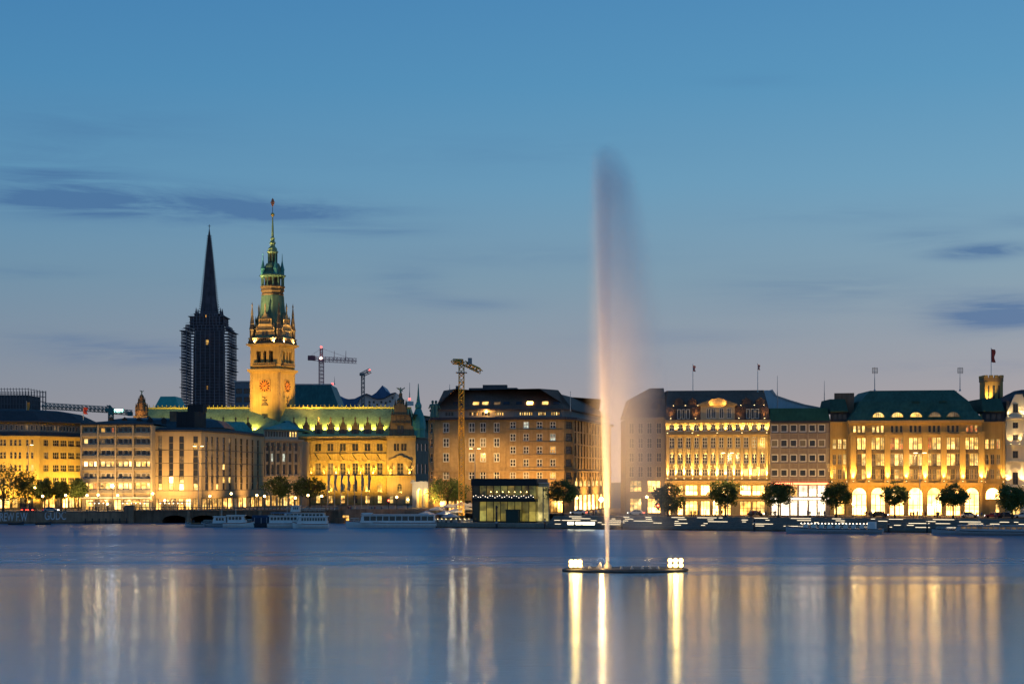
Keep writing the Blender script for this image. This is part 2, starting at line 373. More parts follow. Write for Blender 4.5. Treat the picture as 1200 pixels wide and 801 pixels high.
# ================================================================== SETTING
def water_mat():
    m, nt, b = principled('lake water'); N = nt.nodes.new; L = nt.links.new
    nt.nodes.remove(b); out = nt.nodes['Material Output']
    tc = N('ShaderNodeTexCoord'); sp = N('ShaderNodeSeparateXYZ'); L(tc.outputs['Object'], sp.inputs[0])
    # wind lanes: long streaks of rougher and calmer water
    mp = N('ShaderNodeMapping'); mp.inputs['Scale'].default_value = (.007, .06, 1); L(tc.outputs['Object'], mp.inputs[0])
    nz = N('ShaderNodeTexNoise'); nz.inputs['Scale'].default_value = 1; nz.inputs['Detail'].default_value = 4; L(mp.outputs[0], nz.inputs[0])
    ad = N('ShaderNodeMath'); ad.operation = 'MULTIPLY_ADD'; L(nz.outputs[0], ad.inputs[0]); ad.inputs[1].default_value = 90; L(sp.outputs['Y'], ad.inputs[2])
    rr = N('ShaderNodeValToRGB'); e = rr.color_ramp.elements
    mr = N('ShaderNodeMapRange'); L(ad.outputs[0], mr.inputs[0]); mr.inputs[1].default_value = 90; mr.inputs[2].default_value = 520; L(mr.outputs[0], rr.inputs[0])
    pos = lambda y: (y+45-90)/430
    vals = [(100, .115), (190, .12), (212, .145), (255, .24), (300, .30), (400, .34), (470, .35)]
    e[0].position = pos(100); e[0].color = (vals[0][1],)*3+(1,); e[1].position = pos(470); e[1].color = (vals[-1][1],)*3+(1,)
    for y, v in vals[1:-1]:
        q = e.new(pos(y)); q.color = (v, v, v, 1)
    r2 = N('ShaderNodeMath'); r2.operation = 'MULTIPLY_ADD'; L(nz.outputs[0], r2.inputs[0]); r2.inputs[1].default_value = .12
    sb = N('ShaderNodeMath'); sb.operation = 'SUBTRACT'; L(rr.outputs[0], sb.inputs[0]); sb.inputs[1].default_value = .06; L(sb.outputs[0], r2.inputs[2])
    # small ripples, longer across than deep
    mp2 = N('ShaderNodeMapping'); mp2.inputs['Scale'].default_value = (.10, 2.0, 1); L(tc.outputs['Object'], mp2.inputs[0])
    n2 = N('ShaderNodeTexNoise'); n2.inputs['Scale'].default_value = 1; n2.inputs['Detail'].default_value = 5; n2.inputs['Roughness'].default_value = .6; L(mp2.outputs[0], n2.inputs[0])
    bp = N('ShaderNodeBump'); bp.inputs['Strength'].default_value = .3; bp.inputs['Distance'].default_value = .12; L(n2.outputs[0], bp.inputs['Height'])
    gsy = N('ShaderNodeBsdfGlossy'); gsy.inputs['Color'].default_value = (.645,.72,.81,1); L(r2.outputs[0], gsy.inputs['Roughness']); L(bp.outputs[0], gsy.inputs['Normal'])
    df = N('ShaderNodeBsdfDiffuse'); df.inputs['Color'].default_value = (.018,.075,.15,1); L(bp.outputs[0], df.inputs['Normal'])
    mx = N('ShaderNodeMixShader'); fr = N('ShaderNodeMapRange'); L(r2.outputs[0], fr.inputs[0]); fr.inputs[1].default_value = .15; fr.inputs[2].default_value = .36; fr.inputs[3].default_value = .90; fr.inputs[4].default_value = .44; L(fr.outputs[0], mx.inputs[0]); L(df.outputs[0], mx.inputs[1]); L(gsy.outputs[0], mx.inputs[2]); L(mx.outputs[0], out.inputs['Surface'])
    return m
lake = MB().quad((-1500,-200,0), (1500,-200,0), (1500,640,0), (-1500,640,0)).build('lake', water_mat())
tag(lake, 'calm lake water mirroring the lit waterfront and dusk sky', None, None, 'structure')
asphalt = surf('asphalt', (.05,.05,.05), .8, .25, .6, streak=False)
paving = surf('paving stone', (.24,.22,.19), .8, .2, .5, streak=False)
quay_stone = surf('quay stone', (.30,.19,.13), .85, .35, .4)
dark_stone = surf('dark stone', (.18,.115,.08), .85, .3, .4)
# left embankment, bridge, and the lower promenade on the right, as lines on the ground
QL = Fac(-260, 474, 152, 492, 0); QB = Fac(152, 492, 402, 494, 0); QC = Fac(402, 492, 514, 488, 0); QR = Fac(512, 447, 1310, 391, 0)
def gp(f, px, y): p = f.at(f.u(px), y, 0); return (p.x, p.y)
gpts = [(-1500, 474), gp(QL,-260,.6), gp(QL,152,.6), gp(QB,402,.6), gp(QC,514,.6), gp(QR,514,30), gp(QR,640,30), gp(QR,640,7), gp(QR,1310,7), (1500, 391), (3000, 4000), (-3000, 4000)]
g = MB().add([(x,y,STREET-.02) for x, y in gpts], [tuple(range(len(gpts)))]).build('ground', paving, fix=False); tag(g, None, None, None, 'structure')
# street and kerbs in front of the right-hand shops
m = MB(); m.quad(*[(*gp(QR,px,y), STREET+.004) for px, y in ((660,13),(1310,13),(1310,25),(660,25))]); tag(m.build('street', asphalt, fix=False), None, None, None, 'structure')
for yy in (12.6, 25):
    k = onf(MB().box(QR.u(660), QR.L, yy, yy+.35, STREET-.02, STREET+.12).build('kerb', quay_stone), g, QR, 0, 0, 0)
    k.parent = None; tag(k, None, None, None, 'structure')
m = MB()
for i in range(40):
    u = QR.u(670)+i*3.1; m.quad(*[(*QR.at(u+a, 18.9+b).xy, STREET+.008) for a, b in ((0,0),(1.6,0),(1.6,.14),(0,.14))])
tag(m.build('road_marking', surf('road paint', (.75,.74,.7), .7, .1), fix=False), None, None, None, 'structure')

def straight(name, fac, u0, u1, y0, y1, z0, z1, mat, label, cat):
    o = MB().box(u0, u1, y0, y1, z0, z1).build(name, mat, None, fac.at(0), fac.ang); return tag(o, label, cat)
# ---- embankment wall with graffiti
qw = thing('embankment_wall', 'stone embankment wall at the water, its pale graffiti half faded', 'wall', QL.at(0))
onfm(MB().box(0, QL.L, 0, .6, -1, 3.25), 'wall', quay_stone, qw, QL)
onfm(MB().box(0, QL.L, -.12, .72, 3.25, 3.5), 'coping', surf('coping stone', (.22,.19,.16), .8, .2), qw, QL)
onfm(MB().box(0, QL.L, -.5, 0, -.8, .45), 'footing', dark_stone, qw, QL)
gp_mat = surf('graffiti paint', (.62,.58,.60), .7, .2)
for txt, px0, px1, py0, py1 in (('CREW F.W', -6, 32, 610, 600), ('GUDC', 52, 77, 608.5, 598.5)):
    cu = bpy.data.curves.new('graffiti', 'FONT'); cu.body = txt; cu.extrude = .012; cu.offset = .035; cu.materials.append(gp_mat)
    o = bpy.data.objects.new('graffiti', cu); COL.objects.link(o); u = QL.u(px0)
    hgt = (py0-py1)/F*QL.D(u); cu.size = hgt*1.4
    bpy.context.view_layer.update()
    wd = o.dimensions.x or 1.0
    o.parent = qw; o.location = QL.at(u, -.02, QL.z(py0, u))-qw.location; o.rotation_euler = (PI/2, 0, QL.ang); o.scale = ((QL.u(px1)-u)/wd, 1, 1)
# dark lower landing near the bridge with a few fenders
ld = thing('landing_stage', 'dark low landing stage at the foot of the embankment by the bridge', 'jetty', QL.at(QL.u(98), -2.5, 0))
onfm(MB().box(QL.u(98), QL.u(150), -2.4, -.5, -.6, .75), 'deck', dark_stone, ld, QL)
for px in range(100, 150, 8): onfm(MB().box(QL.u(px), QL.u(px)+.35, -2.6, -2.3, -.8, 1.5), 'pile', metal_d, ld, QL)
# ---- arched bridge
br = thing('stone_bridge', 'low dark stone bridge with shallow arches behind the moored boats', 'bridge', QB.at(0))
def arch_bridge():
    m = MB(); arches = [(QB.u(a), QB.u(b)) for a, b in ((190,219),(223,256),(262,301),(309,345),(352,384))]
    us = [0.0]
    for a, b in arches:
        us += [a-.001]+[a+(b-a)*k/16 for k in range(17)]+[b+.001]
    us.append(QB.L); zt = 3.5
    def zb(u):
        for a, b in arches:
            if a <= u <= b:
                t = 2*(u-a)/(b-a)-1; return .7+1.55*math.sqrt(max(0, 1-t*t))
        return -1
    for p, q in zip(us, us[1:]):
        m.quad((p,0,zb(p)), (q,0,zb(q)), (q,0,zt), (p,0,zt)); m.quad((p,0,zb(p)), (q,0,zb(q)), (q,24,zb(q)), (p,24,zb(p)))
    m.quad((0,24,-1), (QB.L,24,-1), (QB.L,24,zt), (0,24,zt)); return m, arches
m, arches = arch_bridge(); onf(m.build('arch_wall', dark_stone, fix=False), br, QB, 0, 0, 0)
par = onfm(MB().box(0, QB.L, -.25, .5, 3.5, 3.75), 'parapet', surf('bridge coping', (.19,.165,.13), .8, .25), br, QB)
bme = MB().lathe([(.09,3.75),(.15,4.0),(.08,4.25),(.12,4.5)], 6).mesh('baluster'); bme.materials.append(quay_stone)
for i in range(int(QB.L/1.1)): onf(put('baluster', bme), br, QB, i*1.1+.5, .12, 0)
onfm(MB().box(0, QB.L, -.15, .4, 4.5, 4.7), 'rail_cap', quay_stone, br, QB)
for a, b in zip(arches, arches[1:]):
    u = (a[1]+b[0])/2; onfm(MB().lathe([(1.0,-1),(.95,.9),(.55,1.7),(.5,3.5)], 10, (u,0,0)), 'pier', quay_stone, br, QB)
for px in (152, 402): onfm(MB().box(-1.3,1.3,-1.2,.7,-1,4.9).box(-1.45,1.45,-1.35,.8,4.9,5.15), 'pylon', quay_stone, br, QB, QB.u(px))
# ---- quay behind the white boat
straight('quay_wall', QC, 0, QC.L, 0, .6, -1, 4.1, quay_stone, 'brown quay wall behind the long white passenger boat', 'wall')
o = straight('stair_landing', QC, QC.u(396), QC.u(406), -2.6, -.2, -.8, 1.6, dark_stone, 'dark quay landing beside the small lit boatman window', 'jetty')
ho = thing('lit_hatch', 'small square lit window low in the quay wall', 'window', QC.at(QC.u(402), -.1, 0))
onfm(MB().box(0,2.1,-.3,.1,0,2.3), 'frame', metal_d, ho, QC, QC.u(401.5), -.02, QC.z(612, 0)); onfm(MB().box(.15,1.95,-.33,-.29,.2,2.1), 'pane', p_shop, ho, QC, QC.u(401.5), -.02, QC.z(612, 0))
# ---- lower terrace and lit steps along the right-hand quay
us = QR.u(640)
tag(MB().box(0, us, 0, 30, -1.5, 1.25).build('lower_terrace', paving, None, QR.at(0), QR.ang), None, None, None, 'structure')
tag(MB().box(-.15, QR.L, -.45, 0, -1.5, .35).build('waterfront_kerb', dark_stone, None, QR.at(0), QR.ang), None, None, None, 'structure')
st = thing('waterfront_steps', 'broad stone waterfront steps set with rows of white light strips', 'steps', QR.at(us))
prof = [(0,-1.5),(0,.95)]
for k in range(5): prof += [(1.3+k*1.15, .95+.45*k), (1.3+k*1.15, .95+.45*(k+1))]
prof += [(7.2, 3.2), (7.2, -1.5)]
n = len(prof); L_ = QR.L-us
m = MB().add([(0,y,z) for y, z in prof]+[(L_,y,z) for y, z in prof], [tuple(range(n)), tuple(range(n,2*n))[::-1]]+[(i,(i+1)%n,n+(i+1)%n,n+i) for i in range(n)])
onfm(m, 'steps', surf('step stone', (.20,.18,.16), .8, .2, .5, streak=False), st, QR, us)
strip_m = lamp('step light', (1,.80,.50), 2.4)
cnt = 0
for k in range(5):
    u = rnd.uniform(0, 6)
    while u < L_-8 and cnt < 98:
        w = rnd.choice((1.0, 1.6, 2.2, 3.4, 5.0)); bright = rnd.random()
        if bright > .18:
            onfm(MB().box(u, u+w, -.07, -.015, .26, .335), 'light_strip', strip_m, st, QR, us, 1.3+k*1.15, .95+.45*k); cnt += 1
        u += w+rnd.uniform(.4, 8.6)

# ================================================================== WATERFRONT BUILDINGS (from the far bank's left end)
def cols_of(f, cs, w): return [(f.u(c-w/2), f.u(c+w/2)) for c in cs]
def zr(f, ref, rows): u = f.u(ref); return [(f.z(b, u), f.z(a, u)) for a, b in rows]
def shopfront(root, f, u0, u1, z0, z1, n, pane, frame=dark_f):
    ops = []; w = (u1-u0)/n
    for i in range(n): ops.append((u0+i*w+.3, u0+(i+1)*w-.3, z0, z1))
    return ops
STREET_TAB = ((3, p_shop), (4, p_cafe), (2, p_gold), (1, p_bright), (2, p_amber), (2, p_dim), (1, gl))

# ---- yellow stone office block, far left
def yellow_block():
    f1 = Fac(-75, 528, 46, 534); f2 = Fac(46, 534, 97, 553)
    b = thing('office_block', 'yellow stone office block with dark slate roof under gold floodlight', 'building', f1.at(0))
    st = surf('yellow sandstone', (.40,.29,.10), .85, .16); dk = surf('balcony slate', (.06,.065,.08), .6, .15)  # dk: dark slate of the balcony band
    ztop = f1.z(511.5, f1.u(20)); fp = foot([f1, f2], 26)
    shell(b, fp, STREET-.1, STREET+ztop+4.6, st, {0, 1})
    ops1 = []; ops2 = []
    rows = zr(f1, 20, ((514.5,522),(529,537),(544,552),(559,567)))
    c1 = [-70,-66,-58,-54,-46,-42,-34,-30,-22,-18,-10,-6,1.5,5.5,13,18,23.3,32,37.8]
    for z0, z1 in rows:
        ops1 += [(u0, u1, z0, z1) for u0, u1 in cols_of(f1, c1, 3.2)]
        ops2 += [(f2.u(a), f2.u(c), z0, z1) for a, c in ((51.2,57),(62,69.5),(71,78.5),(80,87.5),(89,94.5))]
    sh1 = shopfront(b, f1, f1.u(-70), f1.L-1.5, .3, 3.7, 12, p_shop); sh2 = shopfront(b, f2, 1.5, f2.L-.5, .3, 3.7, 6, p_shop)
    wall(b, f1, 0, f1.L, -.1, ztop, ops1+sh1, st); wall(b, f2, 0, f2.L, -.1, ztop, ops2+sh2, st)
    T = ((90, gl), (4, p_dim), (4, p_gold))
    for o in ops1: win(b, f1, o, 1, 2, pick(T), stone_f)
    for o in ops2: win(b, f2, o, 3, 2, pick(T), stone_f)
    for f, s in ((f1, sh1), (f2, sh2)):
        for o in s: win(b, f, o, 2, 1, pick(STREET_TAB), dark_f, 'shop_window', .15)
        band(b, f, -.2, f.L+.2, ztop-.1, ztop+.35, .7, st); band(b, f, 0, f.L, 4.1, 4.5, .3, st, 'string_course')
    # set-back attic with its small windows, then the slate roof
    for f in (f1, f2):
        z0, z1 = ztop+.35, ztop+4.6
        n = int(f.L/1.55); ops = [(i*1.55+.35, i*1.55+1.2, z0+1.7, z0+3.4) for i in range(n) if i*1.55+1.3 < f.L]
        o = wall(b, f, 0, f.L, z0, z1, ops, surf('attic plaster', (.22,.20,.17), .8, .1), 'attic_wall', .3); o.location += Vector((f.n.x, f.n.y, 0))*.9
        for q in ops: w_ = win(b, f, q, 1, 1, pick(((9, gl), (1, p_dim))), white_f, 'attic_window', 1.05, .1)
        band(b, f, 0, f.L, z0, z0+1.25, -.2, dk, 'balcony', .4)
    roof(b, fp, [(-.5, STREET+ztop+4.6), (-.5, STREET+ztop+4.9), (5, STREET+ztop+8.3), (9, STREET+ztop+9.0)], slate)
    for px in (-20, 8, 30, 44): spot(f1.at(f1.u(px), -7, 2.2), f1.at(f1.u(px), 0, 9), 2900, (1,.56,.10), 100)
    for px in (58, 74, 90): spot(f2.at(f2.u(px), -7, 2.2), f2.at(f2.u(px), 0, 9), 2900, (1,.56,.10), 100)
yellow_block()

# ---- pale office block with balconies
def balcony_block():
    f = Fac(96, 516, 179, 515)
    b = thing('balcony_block', 'pale modern office block with balcony bands and four wide bays', 'building', f.at(0))
    st = surf('pale concrete', (.38,.315,.215), .8, .14); fp = foot([f], 24)
    zt = f.z(498); shell(b, fp, STREET-.1, STREET+zt, st, {0})
    bays = [(97,115),(117,135.5),(137.5,156),(158,177.5)]
    fl = [(500.5,506.5),(513.5,520),(527,533),(540,546.5),(554,560),(565.5,573)]
    rows = zr(f, 140, fl); ops = []
    tabs = [((5,gl),(3,curt),(2,p_red),(2,p_amber)), ((8,gl),(3,curt),(2,p_dim),(1,p_gold)), ((6,gl),(2,curt)), ((9,p_warm),(2,p_bright),(1,p_red)), ((6,gl),(3,curt),(1,p_dim)), ((7,p_shop),(3,p_red),(2,p_cafe))]
    for r, (z0, z1) in enumerate(rows):
        for a, c in bays:
            u0, u1 = f.u(a)+.25, f.u(c)-.25; w = (u1-u0)/3
            for k, (s, t) in enumerate(((0,.37),(.37,.74),(.74,1))): ops.append((u0+(u1-u0)*s, u0+(u1-u0)*t-.18, z0, z1, False, r))
    sh = shopfront(b, f, .8, f.L-.8, .2, 3.4, 7, p_shop)
    wall(b, f, 0, f.L, -.1, zt, [o[:4] for o in ops]+sh, st)
    for o in ops: win(b, f, o[:4], 1, 1, pick(tabs[o[5]]), white_f, bar=.16)
    for o in sh: win(b, f, o, 2, 1, pick(STREET_TAB), dark_f, 'shop_window')
    rail = surf('balcony panel', (.20,.18,.15), .7, .12)
    for r, (z0, z1) in enumerate(rows):
        band(b, f, 0, f.L, z0-1.25, z0-.95, 1.1, st, 'floor_slab')
        for a, c in bays: onfm(MB().box(f.u(a)+.1, f.u(c)-.1, -1.1, -1.0, z0-.92, z0-.15), 'balustrade', rail, b, f)
    for px in (96.4, 116, 136.5, 157, 178.4): onfm(MB().box(-.22,.22,-1.25,-.02,3.6,zt), 'fin', st, b, f, f.u(px))
    band(b, f, -.3, f.L+.3, zt, zt+.45, 1.3, metal_d, 'eaves')
    roof(b, fp, [(-.3, STREET+zt+.45), (1, STREET+zt+.8), (7, STREET+zt+1.6)], slate)
    band(b, f, 0, f.L, 3.7, 4.1, 2.2, white_f, 'canopy')
    for px in (108, 138, 168): spot(f.at(f.u(px), -13, 3.0), f.at(f.u(px), 0, 12), 1500, (1,.57,.18), 110)  # added lamps without fixtures, standing in for street lamp glow
balcony_block()

# ---- roofs of the block behind, with a row of lit skylights
def rear_roofs():
    f = Fac(120, 548, 262, 556)
    b = thing('rear_house', 'house behind with blue black mansard roof and four lit skylights', 'building', f.at(0))
    fp = foot([f], 22); st = surf('rear plaster', (.12,.12,.12), .8, .15); z = Z(500, 548)
    m = MB(); o = b.location
    shell(b, fp, STREET, z, st, set())
    rf = roof(b, fp, [(-.3, z), (2.6, Z(491, 550)), (6, Z(488.5, 550))], surf('blue slate roof', (.05,.075,.09), .5, .25))
    for i, px in enumerate((209.5, 214, 218.5, 223)):
        u = f.u(px); s = onf(MB().box(-.45,.45,-.06,.06,-.9,.9).build('skylight', p_pale if i else p_warm), b, f, u, 1.35, f.z(497, u)); s.rotation_euler = (R(-38), 0, f.ang)
    for px in (130, 146, 163, 176, 192): onfm(MB().box(-.7,.7,0,2,0,2.3).xz([(-.9,2.3),(.9,2.3),(0,3.1)], -.15, 2), 'dormer', slate, b, f, f.u(px), .9, f.z(499, 0))
    onfm(MB().box(-1.4,1.4,2,5,0,4.5), 'chimney', dark_stone, b, f, f.u(204), 0, f.z(497, 0))
rear_roofs()

# ---- curved sandstone block with vertical window strips
def strip_block():
    fs = [Fac(179, 519, 236, 519), Fac(236, 519, 274, 543), Fac(274, 543, 308.5, 581)]
    b = thing('strip_window_block', 'beige stone block with tall dark window strips on a curving front', 'building', fs[0].at(0))
    st = surf('beige limestone', (.37,.28,.165), .82, .12); cap = surf('roof edge metal', (.07,.065,.06), .6, .1)
    zt = fs[0].z(505.5, 0); fp = foot(fs, 26); shell(b, fp, STREET-.1, STREET+zt, st, {0,1,2})
    strips = [[(185.5,190),(198,203),(210,215.5),(226.5,232)], [(240.5,244),(247.5,250),(253.5,256.5),(261,264),(268,271)], [(275.5,277.5),(281.5,284),(288.5,291),(295,297),(301.5,303.5)]]
    lev = [(511.5,518),(526,538),(545,551.5),(557.5,573)]
    lev = [(510.5,526.4),(527,542),(542.6,557.2),(557.8,574)]
    zz = zr(fs[0], 200, lev)
    for k, f in enumerate(fs):
        ops = []
        for a, c in strips[k]:
            for r, (z0, z1) in enumerate(zz):
                n = 2
                for q in range(n): ops.append((f.u(a), f.u(c), z0+(z1-z0)*q/n, z0+(z1-z0)*(q+1)/n-.06, False, r, q))
        sh = shopfront(b, f, .6, f.L-.6, .2, 3.6, (6, 6, 7)[k], p_shop)
        wall(b, f, 0, f.L, -.1, zt, [o[:4] for o in ops]+sh, st)
        T = [((12,gl),(2,p_dim),(1,p_amber)), ((10,gl),(1,p_dim)), ((8,gl),(2,p_dim),(2,p_warm)), ((7,gl),(2,p_dim),(3,p_warm))]
        for o in ops:
            pane = pick(T[o[5]] if k < 2 else ((12,gl),(1,p_dim)))
            if k == 0 and o[5] == 3: pane = pick(((3,p_bright),(3,p_warm),(1,p_dim)))
            win(b, f, o[:4], 1, 1, pane, dark_f, bar=.12)
        for o in sh: win(b, f, o, 2, 1, pick(STREET_TAB), dark_f, 'shop_window')
        for z0, z1 in zz: band(b, f, 0, f.L, z0-.22, z0-.05, .06, cap, 'joint_band')
        band(b, f, -.1, f.L+.1, zt, zt+.5, .35, cap, 'eaves'); band(b, f, 0, f.L, 3.9, 4.3, .35, st, 'string_course')
    roof(b, fp, [(-.2, STREET+zt+.5), (2, STREET+zt+1.3), (6, STREET+zt+1.5)], slate)
    f = fs[1]; o = MB().box(-4.5,4.2,0,6,0,5.2).box(1.3,4.4,-.2,5,5.2,7.6).build('plant_room', surf('black cladding', (.035,.035,.04), .6, .2)); onf(o, b, f, f.u(249)+1, 4.5, zt+1.2)
    for k, px in ((0, 192), (0, 214), (1, 250), (2, 284)):
        f = fs[k]; spot(f.at(f.u(px), -9, 2.5), f.at(f.u(px), 0, 11), 1500, (1,.56,.17), 110)
strip_block()

# ---- colonnaded end block with teal roof
def colonnade_block():
    f = Fac(309, 583, 354, 594)
    b = thing('colonnade_block', 'grey stone block with tall half columns and a teal hipped roof', 'building', f.at(0))
    st = surf('grey limestone', (.34,.27,.19), .82, .12); zt = f.z(515.5, 0); fp = foot([f], 22); shell(b, fp, STREET-.1, STREET+zt, st, {0})
    zz = zr(f, 330, ((518.5,528),(531,541),(544,555))); ops = []; cs = [313, 319, 326, 333, 340, 347]
    for z0, z1 in zz: ops += [(u0, u1, z0, z1) for u0, u1 in cols_of(f, cs, 3.4)]
    sh = shopfront(b, f, .6, f.L-.6, .2, 4, 6, p_shop); wall(b, f, 0, f.L, -.1, zt, ops+sh, st)
    for i, o in enumerate(ops): win(b, f, o, 1, 2, p_pale if i in (7, 9) else gl, dark_f)
    for o in sh: win(b, f, o, 2, 1, pick(STREET_TAB), dark_f, 'shop_window')
    for px in (310, 316, 322.5, 329.5, 336.5, 343.5, 351):
        onfm(MB().lathe([(.5,0),(.5,.4),(.38,.5),(.34,9.6),(.5,9.8),(.5,10.2)], 10, (0,-.25,0)), 'column', st, b, f, f.u(px), 0, zz[2][0]-.5)
    band(b, f, -.3, f.L+.3, zt-.2, zt+.5, .8, st); band(b, f, 0, f.L, zz[2][0]-1.0, zz[2][0]-.5, .7, st, 'string_course')
    z0 = zt+.5; z1 = f.z(503, 0); n = 12
    ops = [(1.2+i*(f.L-2.4)/n+.2, 1.2+(i+1)*(f.L-2.4)/n-.2, z0+.8, z1-.5) for i in range(n)]
    o = wall(b, f, .8, f.L-.8, z0, z1, ops, surf('attic stone', (.42,.38,.32), .8, .1), 'attic_wall', .3); o.location += Vector((f.n.x, f.n.y, 0))*1.2
    for i, q in enumerate(ops): win(b, f, q, 1, 1, p_warm if i > 8 else pick(((4,gl),(1,curt))), dark_f, 'attic_window', 1.3, .1)
    zr_ = STREET+f.z(491, 0)
    roof(b, fp, [(-.2, STREET+z1), (-.2, STREET+z1+.3), (7, zr_)], copper_t)
    roof(b, [tuple(f.at(-16, 3).xy), tuple(f.at(-.2, 3).xy), tuple(f.at(-.2, 17).xy), tuple(f.at(-16, 17).xy)], [(0, STREET+zt-2), (0, STREET+zt+1), (3.5, zr_-.8)], copper_t, 'side_roof')
    spot(f.at(f.L/2, -9, 2.5), f.at(f.L/2, 0, 11), 1000, (1,.56,.18), 100)
colonnade_block()
# ================================================================== TOWN HALL
gold_stone = surf('town hall sandstone', (.36,.26,.11), .85, .34, 1.1)  # wide mottling also puts shade of carved recesses into the sandstone colour
dark_orn = surf('dark carved stone', (.13,.10,.07), .85, .3)
bronze = surf('green bronze', (.10,.20,.17), .5, .3)
def statue(root, f, u, y, z, h, mat, name='statue', wings=False):
    m = MB(); s = h/2.0
    m.lathe([(.34*s,0),(.32*s,.15*s),(.22*s,.9*s),(.30*s,1.35*s),(.26*s,1.52*s),(.09*s,1.6*s)], 8, (0,0,0)); m.ball((0,0,1.78*s), .16*s, 8, 1.2)
    m.tube((.25*s,0,1.48*s), (.5*s,-.1*s,1.0*s), .09*s, .06*s); m.tube((-.25*s,0,1.48*s), (-.42*s,-.2*s,1.9*s if wings else 1.0*s), .09*s, .06*s)
    if wings:
        m.loft([[(.1*s,.1*s,1.2*s),(.1*s,.1*s,1.5*s),(.1*s,.2*s,1.35*s)], [(.9*s,.2*s,1.7*s),(1.0*s,.2*s,2.0*s),(.9*s,.25*s,1.85*s)]])
        m.loft([[(-.1*s,.1*s,1.2*s),(-.1*s,.1*s,1.5*s),(-.1*s,.2*s,1.35*s)], [(-.9*s,.2*s,1.7*s),(-1.0*s,.2*s,2.0*s),(-.9*s,.25*s,1.85*s)]])
    return onfm(m, name, mat, root, f, u, y, z, smooth=True)
def town_hall():
    f = Fac(150, 622, 453.5, 618, 3.6); p = Fac(453.5, 616.5, 487, 616, 3.6)
    b = thing('town_hall', 'long floodlit town hall with green copper roof and pinnacled dormers', 'building', f.at(0))
    zt = f.z(512.5, f.u(400)); zr0 = f.z(476.5, f.u(400))-0.0
    fp = [tuple(f.A), tuple(p.B), (p.B.x, p.B.y+24), (f.A.x, f.A.y+24)]
    shell(b, fp, 3.5, 3.6+zt, gold_stone, {0})
    cs = [343.7, 358.2, 372.7, 387.2, 401.7, 416.2, 430.6, 445]
    up, tall, arch_ = zr(f, 400, ((519.5,528),(542,555.5),(566,577.5)))
    ops = []; kinds = []
    for c in cs[:7]+[445]:
        for d in (-1.8, 1.8): u0, u1 = f.u(c+d-1.6), f.u(c+d+1.6); ops.append((u0, u1, *up)); kinds.append('u')
        ops.append((f.u(c-3.3), f.u(c+3.3), *tall)); kinds.append('t')
        ops.append((f.u(c-2.9), f.u(c+2.9), arch_[0], arch_[1], True)); kinds.append('a')
        ops.append((f.u(c-2.6), f.u(c+2.6), .3, 3.2)); kinds.append('g')
    wall(b, f, 0, f.L, -.1, zt, ops, gold_stone, depth=.7)
    for o, k in zip(ops, kinds):
        if k == 'u': win(b, f, o, 1, 2, gl, dark_f, inset=.3)
        elif k == 't': win(b, f, o, 2, 3, pick(((8,gl),(1,p_dim))), stone_f, inset=.5, bar=.13)
        elif k == 'a': win(b, f, o, 2, 2, pick(((6,gl),(2,p_amber))), stone_f, inset=.4)
        else: win(b, f, o, 2, 1, pick(((2,p_gold),(2,p_cafe),(1,gl))), dark_f, 'shop_window', .35)
    u0 = f.u(330)
    band(b, f, 0, f.L, zt-.3, zt+.5, 1.0, gold_stone); band(b, f, u0, f.L, zt-1.3, zt-.9, .35, gold_stone, 'frieze'); band(b, f, u0, f.L, f.z(558.5, u0), f.z(556.8, u0), .8, gold_stone, 'balcony_ledge')
    band(b, f, u0, f.L, f.z(532, u0), f.z(531, u0), .3, gold_stone, 'string_course'); band(b, f, u0, f.L, 4.0, 4.5, .45, gold_stone, 'plinth_band')
    # statues in their niches between the tall windows, pediments, and angled flag staffs
    for c, c2 in zip(cs, cs[1:]):
        u = f.u((c+c2)/2)
        onfm(MB().box(-.95,.95,-.12,.05,0,4.3).box(-1.1,1.1,-.5,.05,-.4,0).xz([(-1.1,4.3),(1.1,4.3),(0,5.2)], -.35, .05), 'niche', gold_stone, b, f, u, 0, f.z(554.5, u))
        statue(b, f, u, -.45, f.z(554, u), 2.9, gold_stone)
        uplight(b, f, u, f.z(556.5, u), 60, (1,.62,.14), 3, 1.3, 75, fix=False)
    for c in cs:
        u = f.u(c); onfm(MB().tube((0,0,0), (1.9,-2.6,-2.4), .16, .1), 'flag_staff', metal_d, b, f, u-1.2, -.1, f.z(531, u))
        onfm(MB().box(-1.7,1.7,-.3,.05,0,.3).xz([(-1.7,.3),(1.7,.3),(0,1.2)], -.25, .05), 'window_hood', gold_stone, b, f, u, 0, f.z(541.2, u))
    for c in [351+14.45*i for i in range(7)]: onfm(MB().box(-.55,.55,-.32,.02,f.z(556.5,u0),zt-1.3).box(-.7,.7,-.42,.02,f.z(556.5,u0),f.z(556.5,u0)+.8), 'pilaster', gold_stone, b, f, f.u(c)) if 350 < c < 360 or c > 440 else onfm(MB().box(-.3,.3,-.2,.02,f.z(541,u0),zt-1.3), 'pilaster', gold_stone, b, f, f.u(c))
    # roof
    o = b.location; e = .3
    ridge = Z(476.5, 634)
    rm = surf('green copper roof', (.25,.33,.17), .55, .3, .3)
    LL = f.L+p.L; rr = ridge-.8-3.6
    onfm(MB().loft([[(-e,-e,zt+.5),(LL,-e,zt+.5),(LL,24,zt+.5),(-e,24,zt+.5)], [(3,9,rr),(LL-3,9,rr),(LL-3,15,rr),(3,15,rr)]]), 'roof', rm, b, f)
    m = MB(); m.box(3, f.L+8, 8.8, 9.2, ridge-.9-3.6, ridge-.35-3.6)
    for i in range(int(f.L/1.6)): m.lathe([(.16,0),(.05,.35),(.2,.55),(.02,1.0)], 5, (4+i*1.6, 9, ridge-.4-3.6))
